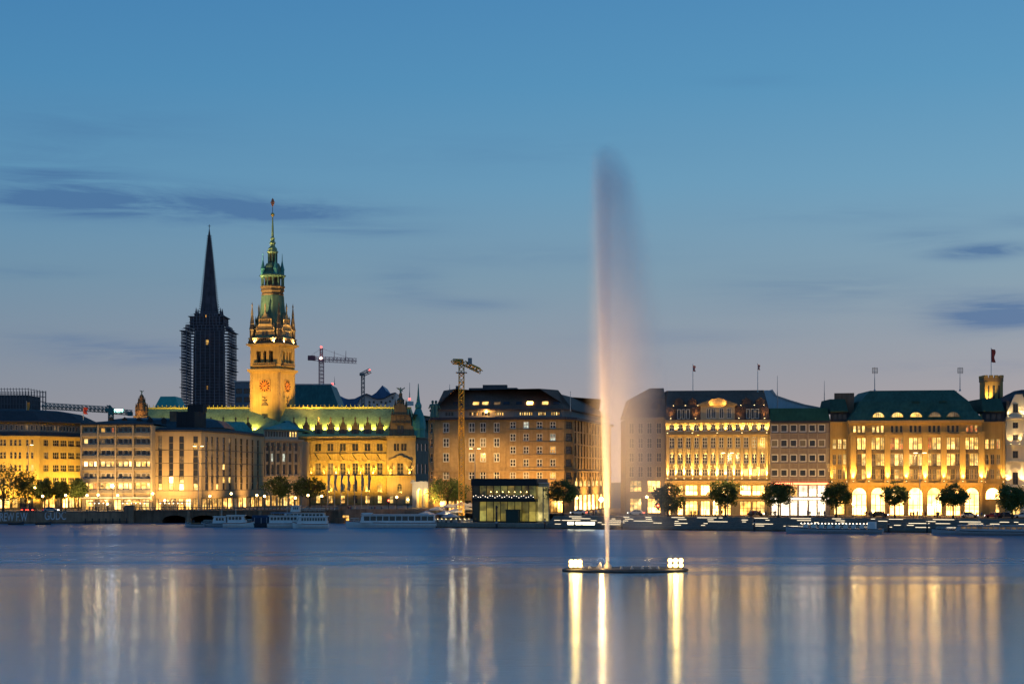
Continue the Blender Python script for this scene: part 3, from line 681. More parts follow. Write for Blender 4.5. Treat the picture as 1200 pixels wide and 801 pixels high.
    onfm(m, 'ridge_crest', surf('floodlit ridge', (.45,.36,.10), .5, .2), b, f)  # yellow of the floodlighting put into the crest's colour
    # dormers with their pinnacles and statues; floodlights in the roof between them
    dm = MB().box(-1.15,1.15,0,3,0,3.0).xz([(-1.3,3.0),(1.3,3.0),(.75,4.0),(.55,4.9),(0,5.5),(-.55,4.9),(-.75,4.0)], 0, 1.2)
    for s in (-1.15, 1.15): dm.lathe([(.2,0),(.2,3.6),(.3,3.7),(.03,5.0)], 6, (s, .1, 0))
    dme = dm.mesh('dormer'); dme.materials.append(dark_orn)
    dxs = [174.5+14.45*i for i in range(9)]+[344+14.4*i for i in range(8)]
    for i, c in enumerate(dxs):
        u = f.u(c); d = onf(put('dormer', dme), b, f, u, .5, zt+.5); d_ = d
        w_ = put('window', None, d) if False else None
        mm = MB().box(-.55,.55,-.06,-.01,.9,2.5); mm.build('window', gl, d)
        statue(b, f, u, .7, zt+5.9, 1.9, dark_orn, 'roof_statue')
    for i in range(len(dxs)-1):
        u = (f.u(dxs[i])+f.u(dxs[i+1]))/2 if dxs[i+1]-dxs[i] < 20 else f.u(dxs[i]+7.2)
        rz_ = lambda y: zt+.5+(y+e)/9.3*(rr-zt-.5)
        pz = f.at(u, 1.0, rz_(1.0)+1.0)
        if i >= 8 or i < 8: spot(pz, f.at(u, 5.0, rz_(5.0)-.3), 1000 if i >= 8 else 700, (1,.74,.12), 110, 1, .25)
    for c in (448.5,): spot(f.at(f.u(c), 1.0, rz_(1.0)+1.0), f.at(f.u(c), 5.0, rz_(5.0)-.3), 1000, (1,.74,.12), 110, 1, .25)
    for s, c in ((0, 358), (0, 380), (0, 402), (0, 424), (0, 445)):
        spot(f.at(f.u(c), -13, 4.5), f.at(f.u(c), 0, 15), 2500, (1,.57,.06), 105, .9, .4)
    spot(f.at(f.u(466), -13, 3.5), f.at(f.u(468), 0, 12), 2300, (1,.56,.09), 90, .9, .4)
    # corner pavilion with its stepped gable
    zp = zt; ops = []
    for c in (463, 466.4, 471.5, 475): ops.append((p.u(c-1.4), p.u(c+1.4), *up))
    big = (p.u(465.2), p.u(472.8), *tall); ar = (p.u(465.3), p.u(471), arch_[0], arch_[1]-.0, True)
    gg = [(p.u(456.5), p.u(461), .3, 3.0), (p.u(475), p.u(480), .3, 3.0)]
    wall(b, p, 0, p.L, -.1, zp, ops+[big, ar]+gg, surf('pavilion stone', (.33,.25,.15), .85, .2), 'pavilion_wall', .6)
    for q in ops: win(b, p, q, 1, 2, gl, dark_f, inset=.3)
    win(b, p, big, 2, 3, gl, stone_f, inset=.35, bar=.17); win(b, p, ar, 2, 2, gl, stone_f, inset=.4)
    for q in gg: win(b, p, q, 1, 1, p_gold, dark_f, 'shop_window')
    band(b, p, -.2, p.L+.2, zp-.3, zp+.6, 1.1, gold_stone, 'pavilion_cornice'); band(b, p, -.1, p.L+.1, p.z(558.5,0), p.z(556.8,0), .8, gold_stone, 'pavilion_ledge')
    uc = p.u(469); onfm(MB().box(-4,-3,-.6,0,0,4.4).box(3,4,-.6,0,0,4.4).box(-4.3,4.3,-.7,0,4.4,5).xz([(-4.3,5),(4.3,5),(0,7)], -.7, 0), 'pediment', gold_stone, b, p, uc, 0, tall[0])
    for s in (-2.2, 2.2): statue(b, p, uc+s*1.6, -.8, tall[0], 2.9, gold_stone, 'niche_statue'); uplight(b, p, uc+s*1.6, tall[0]-.3, 70, (1,.62,.14), 3, 1.6, 75, fix=False)
    zg = lambda py: p.z(py, 0)
    gx = lambda px: p.u(px)-uc
    onfm(MB().xz([(gx(456),zp+.6),(gx(486),zp+.6),(gx(486),zg(502)),(gx(482),zg(498)),(gx(481),zg(488)),(gx(477),zg(484)),(gx(476),zg(477)),(gx(472),zg(472)),(gx(466),zg(472)),(gx(462),zg(477)),(gx(461.5),zg(484)),(gx(458),zg(488)),(gx(457.5),zg(498))], .2, 3), 'gable', surf('gable stone', (.19,.14,.09), .85, .25), b, p, uc)
    for c in (467.3, 471.2): onfm(MB().box(-.5,.5,.05,.18,0,2.6), 'gable_window', gl, b, p, p.u(c), 0, zg(507.5))
    m = MB()
    for px, py in ((457,503),(485,503),(459.5,489),(480,489),(463,478),(475.5,478)): m.lathe([(.5,0),(.5,1.2),(.65,1.3),(.4,1.6),(.05,3.6)], 6, (gx(px), 1.0, zg(py)-.3))
    for px in (464, 469, 474): m.box(gx(px)-.25, gx(px)+.25, -.05, .2, zg(498), zg(487))
    for z in (496, 486.5): m.box(gx(459), gx(480), -.15, .2, zg(z), zg(z)+.4)
    m.lathe([(1.5,0),(1.3,1.0),(1.5,1.3),(.7,2.2),(.6,3.6),(.75,3.8)], 8, (gx(469), 1.4, zg(473)))
    onfm(m, 'gable_pinnacle', dark_orn, b, p, uc)
    statue(b, p, uc, 1.4, zg(463.5), 3.2, bronze, 'gable_statue', True)
    # round copper corner turret
    m = MB(); tx = p.u(489.5)
    m.lathe([(2.5,zg(512)),(2.5,zg(503)),(2.8,zg(502.5)),(2.7,zg(495)),(2.2,zg(488)),(1.35,zg(481)),(1.0,zg(478)),(1.2,zg(477.5)),(1.2,zg(474)),(.7,zg(471)),(.35,zg(462)),(.12,zg(449))], 10, (0,2.2,0))
    onfm(m, 'turret', copper_t, b, p, tx, 0, 0)
town_hall()
def side_wing():
    f = Fac(487, 618, 504, 640, 3.6)
    b = thing('town_hall_annex', 'unlit stone side wing beside the gabled corner of the town hall', 'building', f.at(0))
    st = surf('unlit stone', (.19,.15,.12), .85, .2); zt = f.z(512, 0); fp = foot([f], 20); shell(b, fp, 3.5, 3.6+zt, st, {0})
    ops = []
    for c in (490.3, 494.8, 499.3):
        for a, d in zr(f, 490, ((519,528),(543,555))): ops.append((f.u(c-1.2), f.u(c+1.2), a, d))
    wall(b, f, 0, f.L, -.1, zt, ops, st)
    for o in ops: win(b, f, o, 1, 2, gl, stone_f)
    band(b, f, 0, f.L, zt-.3, zt+.4, .5, st); roof(b, fp, [(-.3, 3.6+zt+.4), (5, Z(487, 630))], copper_d)
side_wing()

def clock_tower():
    D = 626.0; s = F/D; z = lambda py: Z(py, D)-3.6; c0 = X(316.8, D)
    b = thing('town_hall_tower', 'tall golden clock tower with green copper spire above the town hall', 'tower', (X(319.5, D+6), D+6, 3.6)); b.rotation_euler.z = R(-20)
    w = 6.05
    st = surf('tower sandstone', (.40,.28,.11), .85, .2)
    def part(m, name, mat, smooth=False): return m.build(name, mat, b, smooth=smooth)
    part(MB().box(-w,w,-w,w,-.5,z(433)), 'shaft', st)
    m = MB()
    for sx in (-1,1):
        for sy in (-1,1):
            n = 34
            for k in range(n):
                zz = z(500)+(z(434)-z(500))*k/n; a = .95 if k % 2 else .6
                m.box(sx*w-a*(sx > 0)-.12*(sx < 0)*1-.0 if sx < 0 else sx*w-a, sx*w+a if sx < 0 else sx*w+.12, sy*w-.12 if sy < 0 else sy*w-a, sy*w+a if sy < 0 else sy*w+.12, zz, zz+.5)
    part(m, 'corner_quoin', surf('quoin stone', (.33,.24,.13), .85, .2))
    part(MB().box(-w-.9,w+.9,-w-.9,w+.9,z(434.5),z(432)).box(-w-.5,w+.5,-w-.5,w+.5,z(436),z(434.5)), 'lower_cornice', st)
    # arcaded bell stage: four corner piers, mullions and a dark core
    m = MB().box(-w+1.2,w-1.2,-w+1.2,w-1.2,z(432),z(404))
    part(m, 'bell_chamber', surf('dark louvre', (.05,.04,.03), .8, .2))
    m = MB()
    for sx in (-1,1):
        for sy in (-1,1): m.box(sx*w-(2.6 if sx > 0 else 0), sx*w+(2.6 if sx < 0 else 0), sy*w-(2.6 if sy > 0 else 0), sy*w+(2.6 if sy < 0 else 0), z(432), z(404))
    for k in range(4):
        for x in (-1.15, 1.15):
            P = [(x-.55,-w+.02),(x+.55,-w+.02),(x+.55,-w+1.2),(x-.55,-w+1.2)]; a = k*PI/2
            m.prism([(px*math.cos(a)-py*math.sin(a), px*math.sin(a)+py*math.cos(a)) for px, py in P], z(432), z(404))
    m.box(-w+.03,w-.03,-w+.03,w-.03,z(411),z(404)); m.box(-w+.03,w-.03,-w+.03,w-.03,z(432),z(424.5))
    part(m, 'bell_stage', st)
    m = MB()
    for k in range(4):
        a = k*PI/2; rot = lambda x, y: (x*math.cos(a)-y*math.sin(a), x*math.sin(a)+y*math.cos(a))
        m.prism([rot(x, y) for x, y in ((-4.6,-w-1.0),(4.6,-w-1.0),(4.6,-w),(-4.6,-w))], z(428.5), z(427.4))
        for i in range(13): m.prism([rot(x, y) for x, y in ((-4.5+i*.72,-w-.9),(-4.2+i*.72,-w-.9),(-4.2+i*.72,-w-.6),(-4.5+i*.72,-w-.6))], z(427.4), z(425.5))
        m.prism([rot(x, y) for x, y in ((-4.6,-w-1.0),(4.6,-w-1.0),(4.6,-w-.5),(-4.6,-w-.5))], z(425.5), z(424.8))
    part(m, 'balcony', surf('balcony stone', (.26,.19,.11), .85, .2))
    part(MB().box(-w-1.2,w+1.2,-w-1.2,w+1.2,z(404),z(402.3)).box(-w-.6,w+.6,-w-.6,w+.6,z(405.5),z(404)), 'main_cornice', st)
    m = MB().box(-w-.6,w+.6,-w-.6,w+.6,z(402.3),z(399))
    for k in range(4):
        a = k*PI/2
        for i in range(15):
            x = -w+.2+i*.83; m.prism([(q*math.cos(a)-y*math.sin(a), q*math.sin(a)+y*math.cos(a)) for q, y in ((x,-w-.55),(x+.4,-w-.55),(x+.4,-w-.2),(x,-w-.2))], z(399), z(396.5))
    m.box(-w-.6,w+.6,-w-.6,w+.6,z(396.5),z(395.4)); part(m, 'parapet', dark_orn)
    # gables on the four sides and pinnacles on the corners
    g = MB(); gw = MB()
    for k in range(4):
        a = k*PI/2; T = Matrix.Rotation(a, 4, 'Z')
        q = MB().xz([(-4.2,z(396)),(4.2,z(396)),(4.2,z(390)),(3.2,z(387)),(3.0,z(381)),(1.9,z(378)),(1.8,z(373)),(1.1,z(370)),(0,z(365)),(-1.1,z(370)),(-1.8,z(373)),(-1.9,z(378)),(-3.0,z(381)),(-3.2,z(387)),(-4.2,z(390))], -w+.1, -w+2.5)
        for sx in (-3.6, -2.4, 2.4, 3.6, 0): q.lathe([(.28,0),(.28,2.2),(.4,2.3),(.03,4.2)], 6, (sx, -w+.3, z(391 if abs(sx) > 3 else 382 if sx else 367)))
        for zz in (387.5, 380, 374): q.box(-3.4 if zz > 385 else -2.4, 3.4 if zz > 385 else 2.4, -w-.15, -w+.1, z(zz), z(zz)+.35)
        g.add([T@Vector(v) for v in q.v], q.f)
        q = MB().box(-1.15,-.15,-w-.05,-w+.05,z(393),z(386)).box(.15,1.15,-w-.05,-w+.05,z(393),z(386)); gw.add([T@Vector(v) for v in q.v], q.f)
    part(g, 'gable', surf('gable sandstone', (.30,.22,.12), .85, .25)); part(gw, 'gable_window', gl)
    for sx in (-1,1):
        for sy in (-1,1):
            part(MB().lathe([(.95,z(396)),(.95,z(386)),(1.15,z(385.5)),(.75,z(379)),(.85,z(378.5)),(.4,z(368)),(.5,z(367.5)),(.15,z(358)),(.3,z(357)),(.03,z(353))], 8, (sx*(w-.5), sy*(w-.5), 0)), 'corner_pinnacle', dark_orn)
    sp = [(396,6.4),(390,5.7),(380,4.95),(370,4.4),(360,4.0),(350,3.75),(344.5,3.65)]
    part(MB().loft([[(sx*r if True else 0, sy*r, z(py)) for sx, sy in ((-1,-.55),(-.55,-1),(.55,-1),(1,-.55),(1,.55),(.55,1),(-.55,1),(-1,.55))] for py, r in sp]), 'spire_roof', copper)
    def oct_(prof, name, mat, n=8): return part(MB().lathe([(r, z(py)) for py, r in prof], n, (0,0,0), PI/8), name, mat)
    oct_([(346,3.7),(343,4.2),(341,3.9),(339,4.4),(336,4.2),(335,4.6),(333.5,4.6)], 'gallery_base', surf('brown carved stone', (.17,.11,.06), .85, .25))
    m = MB()
    for i in range(12):
        a = 2*PI*i/12; m.lathe([(.36,z(333.5)),(.3,z(332)),(.3,z(324)),(.42,z(323))], 6, (4.0*math.cos(a), 4.0*math.sin(a), 0))
    part(m, 'gallery_column', copper); oct_([(333.5,2.9),(322,2.9)], 'gallery_core', dark_orn)
    oct_([(323,4.3),(321.5,4.9),(320.3,4.9),(319.8,4.2),(316,3.0),(310,2.9),(306.5,2.4),(305.5,1.6)], 'gallery_roof', copper)
    for i in range(4):
        a = PI/4+i*PI/2; part(MB().lathe([(.8,z(320)),(.8,z(314)),(.95,z(313.5)),(.55,z(309)),(.18,z(303)),(.05,z(294))], 8, (3.7*math.cos(a), 3.7*math.sin(a), 0)), 'corner_spirelet', copper_t)
    m = MB()
    for i in range(8):
        a = 2*PI*(i+.5)/8; m.lathe([(.26,z(306)),(.26,z(294))], 6, (1.55*math.cos(a), 1.55*math.sin(a), 0))
    part(m, 'lantern_column', copper); oct_([(306,1.0),(294,1.0)], 'lantern_core', dark_orn)
    oct_([(294.5,1.75),(293,2.1),(292.3,2.1),(291,1.7),(288.5,1.6),(286.5,1.0),(284,.8),(283,1.15),(281.5,1.15),(280,.75),(278,.7),(276.5,.9),(275.5,.5),(262,.34),(250,.16)], 'spire', surf('lit copper', (.22,.30,.16), .5, .25))  # paler than the other copper: floodlight put into the colour
    part(MB().ball((0,0,z(248.5)), .75, 10), 'gilt_ball', surf('gilding', (.7,.45,.12), .3, .1, metal=.7))
    part(MB().tube((0,0,z(247)), (0,0,z(238)), .11), 'vane_rod', metal_d)
    part(MB().lathe([(.1,z(239)),(.6,z(236.5)),(.75,z(234)),(.5,z(231)),(.1,z(229))], 4, (0,0,0)).tube((-.9,0,z(234)), (.9,0,z(234)), .18), 'vane', surf('rust red vane', (.42,.16,.09), .5, .15))
    # clocks
    cf = surf('clock face', (.55,.20,.05), .6, .1); cm = surf('clock mark', (.05,.04,.03), .6, .05)
    for k in range(4):
        a = k*PI/2; c = MB().box(-2.3,2.3,-.16,-.02,-2.3,2.3).build('clock_panel', surf('clock surround', (.42,.24,.08), .7, .1), b, (math.sin(a)*w, -math.cos(a)*w, z(452)), a)
        MB().add([(1.85*math.cos(2*PI*i/24), -.18, 1.85*math.sin(2*PI*i/24)) for i in range(24)], [tuple(range(24))]).build('dial', cf, c)
        m = MB()
        for i in range(12):
            t = 2*PI*i/12; dx, dz = math.sin(t), math.cos(t); p0 = Vector((dx*1.3,-.22,dz*1.3)); p1 = Vector((dx*2.05,-.22,dz*2.05)); m.tube(p0, p1, .17, .24, 4)
        m.build('hour_mark', cm, c)
        MB().tube((0,-.25,0), (-1.15,-.25,-.35), .14, .08, 4).tube((0,-.27,0), (1.2,-.27,1.0), .1, .05, 4).ball((0,-.25,0), .25, 6).build('clock_hand', cm, c)
        m = MB().tube((-.9,-.2,0), (.9,-.2,0), .3, .3, 5).xz([(-1.4,-1.9),(1.4,-1.9),(.9,-.9),(0,-.5),(-.9,-.9)], -.3, -.02).tube((0,-.2,.9), (-1.0,-.2,1.5), .14, .1, 5).tube((0,-.2,.9), (1.0,-.2,1.5), .14, .1, 5).ball((0,-.2,.9), .35, 6)
        m.build('carved_crest', dark_orn, b, (math.sin(a)*w, -math.cos(a)*w, z(469)), a)
        MB().box(-1.2,1.2,-.1,-.01,-1.3,1.0).xz([(-1.5,-1.6),(1.5,-1.6),(1.5,-1.2),(-1.5,-1.2)], -.6, 0).ball((0,-.3,-.6), .6, 6).build('shaft_window', metal_d, b, (math.sin(a)*w, -math.cos(a)*w, z(488)), a)
    mw = Matrix.Translation(b.location)@Matrix.Rotation(R(-20), 4, 'Z')
    W = lambda x, y, zz: mw@Vector((x, y, zz))
    spot(W(-6,-26,z(500)), W(0,-w,z(440)), 12500, (1,.53,.09), 62, .9, .5)
    spot(W(27,-6,z(500)), W(w,0,z(440)), 9000, (1,.50,.09), 60, .9, .5)
    for sx, pw in ((-1, 2200), (1, 2200)): spot(W(sx*4.2,-w-1.0,z(403.5)+.8), W(sx*1.5,-w+2,z(370)), pw, (1,.62,.20), 95, .9, .2)
    for sx in (-1, 1): spot(W(w+1.0,sx*4,z(403.5)+.8), W(w-2,0,z(372)), 1800, (1,.62,.20), 90, .9, .2)
    spot(W(-9,-22,z(404)), W(0,0,z(325)), 13000, (1,.72,.30), 38, .9, .4)
    spot(W(-4,-5,z(333)), W(0,0,z(292)), 450, (1,.75,.30), 60, .9, .2)
    spot(W(-6,-8,z(320)), W(0,0,z(268)), 2600, (1,.75,.30), 40, .9, .2)
clock_tower()

# ---- church spire wrapped in scaffolding, far behind
def church():
    D = 930.0; s = F/D; z = lambda py: Z(py, D)-3.6; m_ = lambda px: px/s
    b = thing('church_spire', 'dark gothic church spire tapering above its scaffolded base', 'tower', (X(245.3, D), D, 3.6))
    st = surf('blackened sandstone', (.085,.075,.09), .9, .3)
    MB().lathe([(m_(19.5),0),(m_(19.5),z(475)),(m_(18.5),z(400)),(m_(17),z(385)),(m_(14.5),z(373)),(m_(11.5),z(368))], 8, (0,0,0), PI/8).build('tower_body', st, b)
    MB().lathe([(m_(11.3),z(370)),(m_(8.6),z(350)),(m_(6.3),z(325)),(m_(4.0),z(300)),(m_(1.2),z(274)),(.15,z(268))], 8, (0,0,0), PI/8).build('spire', st, b)
    m = MB()
    for k in range(34):
        py = 368-k*2.75; r = 11.3*(py-266)/102
        for i in range(8):
            a = PI/8+i*PI/4; c = Vector((m_(r)*math.cos(a), m_(r)*math.sin(a), z(py))); q = c+Vector((math.cos(a), math.sin(a), .8)).normalized()*.9
            m.tube(c, q, .34, .1, 4)
    m.build('crocket', st, b)
    for i in range(8):
        a = PI/8+i*PI/4; MB().lathe([(1.1,z(395)),(1.1,z(378)),(1.4,z(377)),(.1,z(361))], 6, (m_(15.5)*math.cos(a), m_(15.5)*math.sin(a), 0)).build('pinnacle', st, b)
    for py, hw in ((440,4),(415,4)):
        for k in range(4):
            a = k*PI/2-PI/2; MB().box(-m_(3),m_(3),-m_(18.2),-m_(17),z(py+10),z(py-10)).build('lancet_window', metal_d, b, rz=k*PI/2)
    MB().tube((0,0,z(268)), (0,0,z(263)), .16).tube((-.8,0,z(265)), (.8,0,z(265)), .12).build('cross', metal_d, b)
    for px, py, w, h in ((-.5,402,2.2,3),(1.0,402,1.6,2.2),(-1,372,1.0,1.5),(.5,455,1.2,2)):
        MB().box(m_(px),m_(px+w),-m_(19.5),-m_(19.3),z(py+h),z(py-h)).build('work_light', p_amber if py != 402 else p_warm, b)
    sc_ = thing('scaffolding', 'dark tube scaffolding wrapped around the church tower', 'scaffold', (X(245.3, D), D, 3.6))
    pole = surf('church scaffold tube', (.20,.18,.21), .6, .15); deck = surf('church scaffold deck', (.17,.15,.17), .8, .2)
    def half(py):
        for (a, h), (c, g) in zip(((478,29.5),(430,29.5),(397,28.5),(386,25.5),(376,20),(366,13)), ((430,29.5),(397,28.5),(386,25.5),(376,20),(366,13),(350,10))):
            if c <= py <= a: return g+(h-g)*(py-c)/(a-c)
        return 29.5
    half_ = half
    def half(py): return (27.2 if py > 389 else 24 if py > 380 else 19.5 if py > 372 else 15)*(1 if py > 389 else .97)
    lv = [476-3.45*i for i in range(32)]
    for py in lv:
        h = m_(half(py)); i_ = max(.6, h-1.7); zz = z(py); m = MB(); e_ = rnd.choice((0,.3,.6,1.3))
        m.box(-h-e_,h+e_,-h,-i_,zz,zz+.28).box(-h-e_,h+e_,i_,h,zz,zz+.28).box(-h-e_,-i_,-i_,i_,zz,zz+.28).box(i_,h+e_,-i_,i_,zz,zz+.28)
        m.box(-h,h,-h-.05,-h+.05,zz+1.0,zz+1.15); m.build('deck', deck, sc_)
    m = MB()
    for (py, py2) in zip(lv, lv[1:]):
        h = m_(half(py2)); n = 11
        for i in range(n):
            t = -h+2*h*i/(n-1)
            for x, y in ((t,-h),(t,h),(-h,t),(h,t)): m.box(x-.14,x+.14,y-.14,y+.14,z(py),z(py2))
    m.build('pole', pole, sc_)
church()

# ---- things on the skyline
def skyline():
    # scaffolded block far left
    D = 655.0
    b = thing('scaffolded_building', 'distant block fully wrapped in grey scaffolding against the sky', 'building', (X(-30, D), D, STREET))
    w = X(29,D)-X(-89,D); h = Z(456, D)-STREET
    MB().box(-w/2,w/2,4,22,0,h-2).build('wall', surf('wrapped wall', (.085,.08,.09), .85, .2), b)
    w2 = X(33, D)-X(-93, D)
    t = surf('scaffold tube', (.13,.12,.135)); m = MB()
    n = 36
    for i in range(n+1):
        x = -w2/2+w2*i/n; m.box(x-.09,x+.09,0,.18,0,h+.6); m.box(x-.09,x+.09,25,25.18,0,h+.6)
    for k in range(19):
        z = h-k*1.9; m.box(-w2/2,w2/2,-.02,.12,z,z+.16); m.box(w2/2-.12,w2/2,0,25,z,z+.16); m.box(-w2/2,w2/2,25,25.14,z,z+.16)
    for i in range(7): m.box(w2/2-.1,w2/2+.08,i*4,i*4+.18,0,h+.6)
    m.build('scaffold_frame', t, b)
    # grey modern block beside the tower
    f = Fac(275, 735, 305, 735)
    b = thing('grey_tower_block', 'plain grey block with dark window bands beside the clock tower', 'building', f.at(0))
    zt = f.z(447.5); st = surf('grey panel', (.17,.18,.21), .7, .1); shell(b, foot([f], 20), STREET, STREET+zt, st, {0})
    ops = [(.6+i*3.4, 3.2+i*3.4, f.z(y1), f.z(y0)) for y0, y1 in ((455,461),(465,471)) for i in range(int(f.L/3.4)) if 3.2+i*3.4 < f.L]
    wall(b, f, 0, f.L, 0, zt, ops, st)
    for o in ops: win(b, f, o, 2, 1, gl, dark_f)
    roof(b, foot([f], 20), [(-.3, STREET+zt), (-.3, STREET+zt+.5)], metal_g, 'roof')
    # large teal hipped hall
    f = Fac(330, 700, 396, 700)
    b = thing('hipped_hall', 'large plain teal hipped roof rising behind the town hall', 'building', f.at(0))
    shell(b, foot([f], 30), STREET, Z(476, 700), surf('hall stone', (.25,.2,.14)), set())
    roof(b, foot([f], 30), [(-.5, Z(477, 700)), ([2.4,3.3,2.4,2], Z(450.5, 703))], surf('deep teal roof', (.035,.12,.125), .5, .25)); onfm(MB().box(1,f.u(389),2.2,2.6,f.z(450.6),f.z(449.2)), 'ridge_rail', surf('ridge paint', (.42,.36,.36)), b, f)
    f = Fac(182, 660, 209, 660)
    b = thing('copper_gable_house', 'bright teal copper roof behind the long town hall ridge', 'building', f.at(0))
    shell(b, foot([f], 16), STREET, Z(476, 660), surf('hall stone', (.25,.2,.14)), set()); roof(b, foot([f], 16), [(-.2, Z(476.5, 660)), ([2,1.6,2,1.6], Z(464.5, 664))], surf('bright teal copper', (.06,.33,.30), .5, .15))
    # concert hall with its wave roof
    D = 1500.0; xz = lambda P: [(X(a, D), Z(c, D)) for a, c in P]
    b = thing('concert_hall', 'distant concert hall with pale dotted facade and blue wave shaped roof', 'building', (0, D, 0))
    MB().xz(xz([(417,482),(417.5,475),(423,466),(430,461.5),(436,466),(443,468),(450,467),(457,463),(463.6,460.2),(463.6,482)]), 0, 40).build('facade', surf('pale dotted facade', (.62,.47,.42), .6, .25, .05), b)
    pts = [(394,466),(397,462.8),(402,466),(409,467.6),(416,467),(422,464),(429.8,460.8),(436,463.2),(441,460),(445,455.5),(448.4,451.4),(452,457),(457,461),(463.6,459.6)]
    top = xz(pts); low = xz([(a, max(c+2.0, 0)) if a > 429 else (a, 482) for a, c in pts])
    lowp = xz([(394,482),(418,482),(418,474),(423,465.2),(430,461),(436,465.5),(443,467.5),(450,466.4),(457,462.5),(463.6,459.8)])
    MB().xz(top+lowp[::-1], -3, 60).build('roof', surf('blue metal roof', (.06,.12,.22), .45, .2, .1), b)
    for px, py in ((433,471),(438,471),(433,474.5),(447,471),(452,472),(457,470),(426,473),(460,466),(442,474)):
        MB().box(X(px,D)-.9,X(px,D)+.9,-.15,-.02,Z(py,D)-1,Z(py,D)+1).build('window', gl, b)
    # ornate lantern left
    D = 612.0
    b = thing('lantern_turret', 'ornate brown roof turret topped by a small green figure', 'turret', (X(166, D), D, STREET))
    z = lambda py: Z(py, D)-STREET; q = lambda px: px/F*D
    MB().box(-q(8),q(8),-q(8),q(8),0,z(487)).build('shaft', dark_orn, b)
    MB().lathe([(q(7.5),z(489)),(q(7.5),z(482)),(q(8.2),z(481.5)),(q(6),z(479)),(q(5),z(473)),(q(5.6),z(472.5)),(q(3.2),z(469)),(q(2.6),z(465)),(q(3),z(464.6)),(q(1.2),z(462))], 8, (0,0,0), PI/8).build('lantern', surf('warm carved stone', (.22,.13,.07), .85, .25), b)
    m = MB()
    for i in range(8): a = PI/8+i*PI/4; m.lathe([(.3,z(481)),(.3,z(477)),(.02,z(472))], 5, (q(6.7)*math.cos(a), q(6.7)*math.sin(a), 0)).lathe([(.22,z(472)),(.02,z(465))], 5, (q(4)*math.cos(a), q(4)*math.sin(a), 0))
    m.build('pinnacle', dark_orn, b)
    f = Fac(160, D, 172, D); s_ = statue(b, f, q(6), 0, Z(462.2, D)-STREET, 1.6, bronze, 'figure', True)
    spot((X(163, D), D-8, Z(492, D)), (X(166, D), D, Z(480, D)), 500, (1,.55,.15), 80)
    # masts and spikes
    def mast(px, py0, py1, D, r, label, col=metal_g, red=False, name='antenna_mast'):
        b = thing(name, label, 'mast', (X(px, D), D, Z(py0, D))); h = Z(py1, D)-Z(py0, D)
        MB().tube((0,0,0), (0,0,h*.55), r, r*.8).tube((0,0,h*.55), (0,0,h), r*.6, r*.35).build('pole', col, b)
        MB().lathe([(r*2.2,0),(r*2.2,.25),(r,.5)], 8).build('foot', col, b)
        return b, h
    b, h = mast(480, 475, 448, 700, .22, 'white based antenna mast with a red light behind the gabled pavilion')
    MB().box(-1.6,1.6,-1,1,0,1.7).build('base', surf('white paint', (.6,.58,.55)), b); MB().ball((0,-.3,Z(467.5,700)-Z(475,700)), .55).build('warning_light', lamp('red lamp', (1,.10,.07), 2.5), b)
    mast(392, 450.5, 441, 700, .14, 'thin spike on the end of the teal hipped roof'); 
    for px, py0, py1, D, lb in ((911,482,440,463,'short thin mast at the end of the pilastered building roof'), (966,478,446,470,'tall bare mast above the green roofed grey building'), (527,460,450,500,'thin mast beyond the brick block roof slope')):
        mast(px, py0, py1, D, .14, lb)
    for px, lb in ((1025,'aerial mast with a small grille head near the department store roof start'), (1125,'aerial mast with a small grille head near the tower on the store roof')):
        b, h = mast(px, 458, 430, 450, .13, lb)
        m = MB()
        for k in range(5): m.tube((-.6,0,h-1.6+k*.35), (.75,0,h-1.6+k*.35), .07)
        m.tube((-.6,0,h-1.6), (-.6,0,h-.2), .06).tube((.75,0,h-1.6), (.75,0,h-.2), .06); m.build('aerial', metal_d, b)
    # cranes
    red = surf('red crane steel', (.46,.18,.20), .5, .1); yel = surf('yellow crane steel', (.60,.34,.06), .5, .12); tl = surf('teal crane steel', (.05,.16,.17), .5, .1); gr_ = surf('grey crane steel', (.20,.18,.18), .5, .1)
    def lattice(m, p, q, w, n, r):
        p = Vector(p); q = Vector(q); d = (q-p).normalized(); a = d.orthogonal().normalized() if abs(d.z) < .5 else Vector((1,0,0)); c = d.cross(a)
        cor = [(a*s+c*t)*w/2 for s, t in ((-1,-1),(1,-1),(1,1),(-1,1))]
        for k in cor: m.tube(p+k, q+k, r, r, 4)
        for i in range(n):
            A = p+(q-p)*i/n; B = p+(q-p)*(i+1)/n
            for j in range(4):
                k0, k1 = cor[j], cor[(j+1)%4]
                m.tube(A+k0, B+k1 if i % 2 else A+k1, r*.7, r*.7, 4); m.tube(A+(k1 if i % 2 else k0), B+(k0 if i % 2 else k1), r*.7, r*.7, 4)
        return m
    def crane(label, px, D, py0, pyj, mat, w, jibs, r, n, extra):
        b = thing('tower_crane', label, 'crane', (X(px, D), D, Z(py0, D))); Zl = lambda py: Z(py, D)-Z(py0, D); Xl = lambda a: X(a, D)-X(px, D)
        lattice(MB(), (0,0,0), (0,0,Zl(pyj)), w, n, r).build('mast', mat, b)
        for name, (a, c), (d, e), ww, nn, dy in jibs: lattice(MB(), (Xl(a),0,Zl(c)), (Xl(d),dy,Zl(e)), ww, nn, r*.8).build(name, mat, b)
        extra(b, Xl, Zl); return b
    rl = lamp('red lamp', (1,.10,.07), 2.5); wl = lamp('crane lamp', (1,.8,.7), 3)
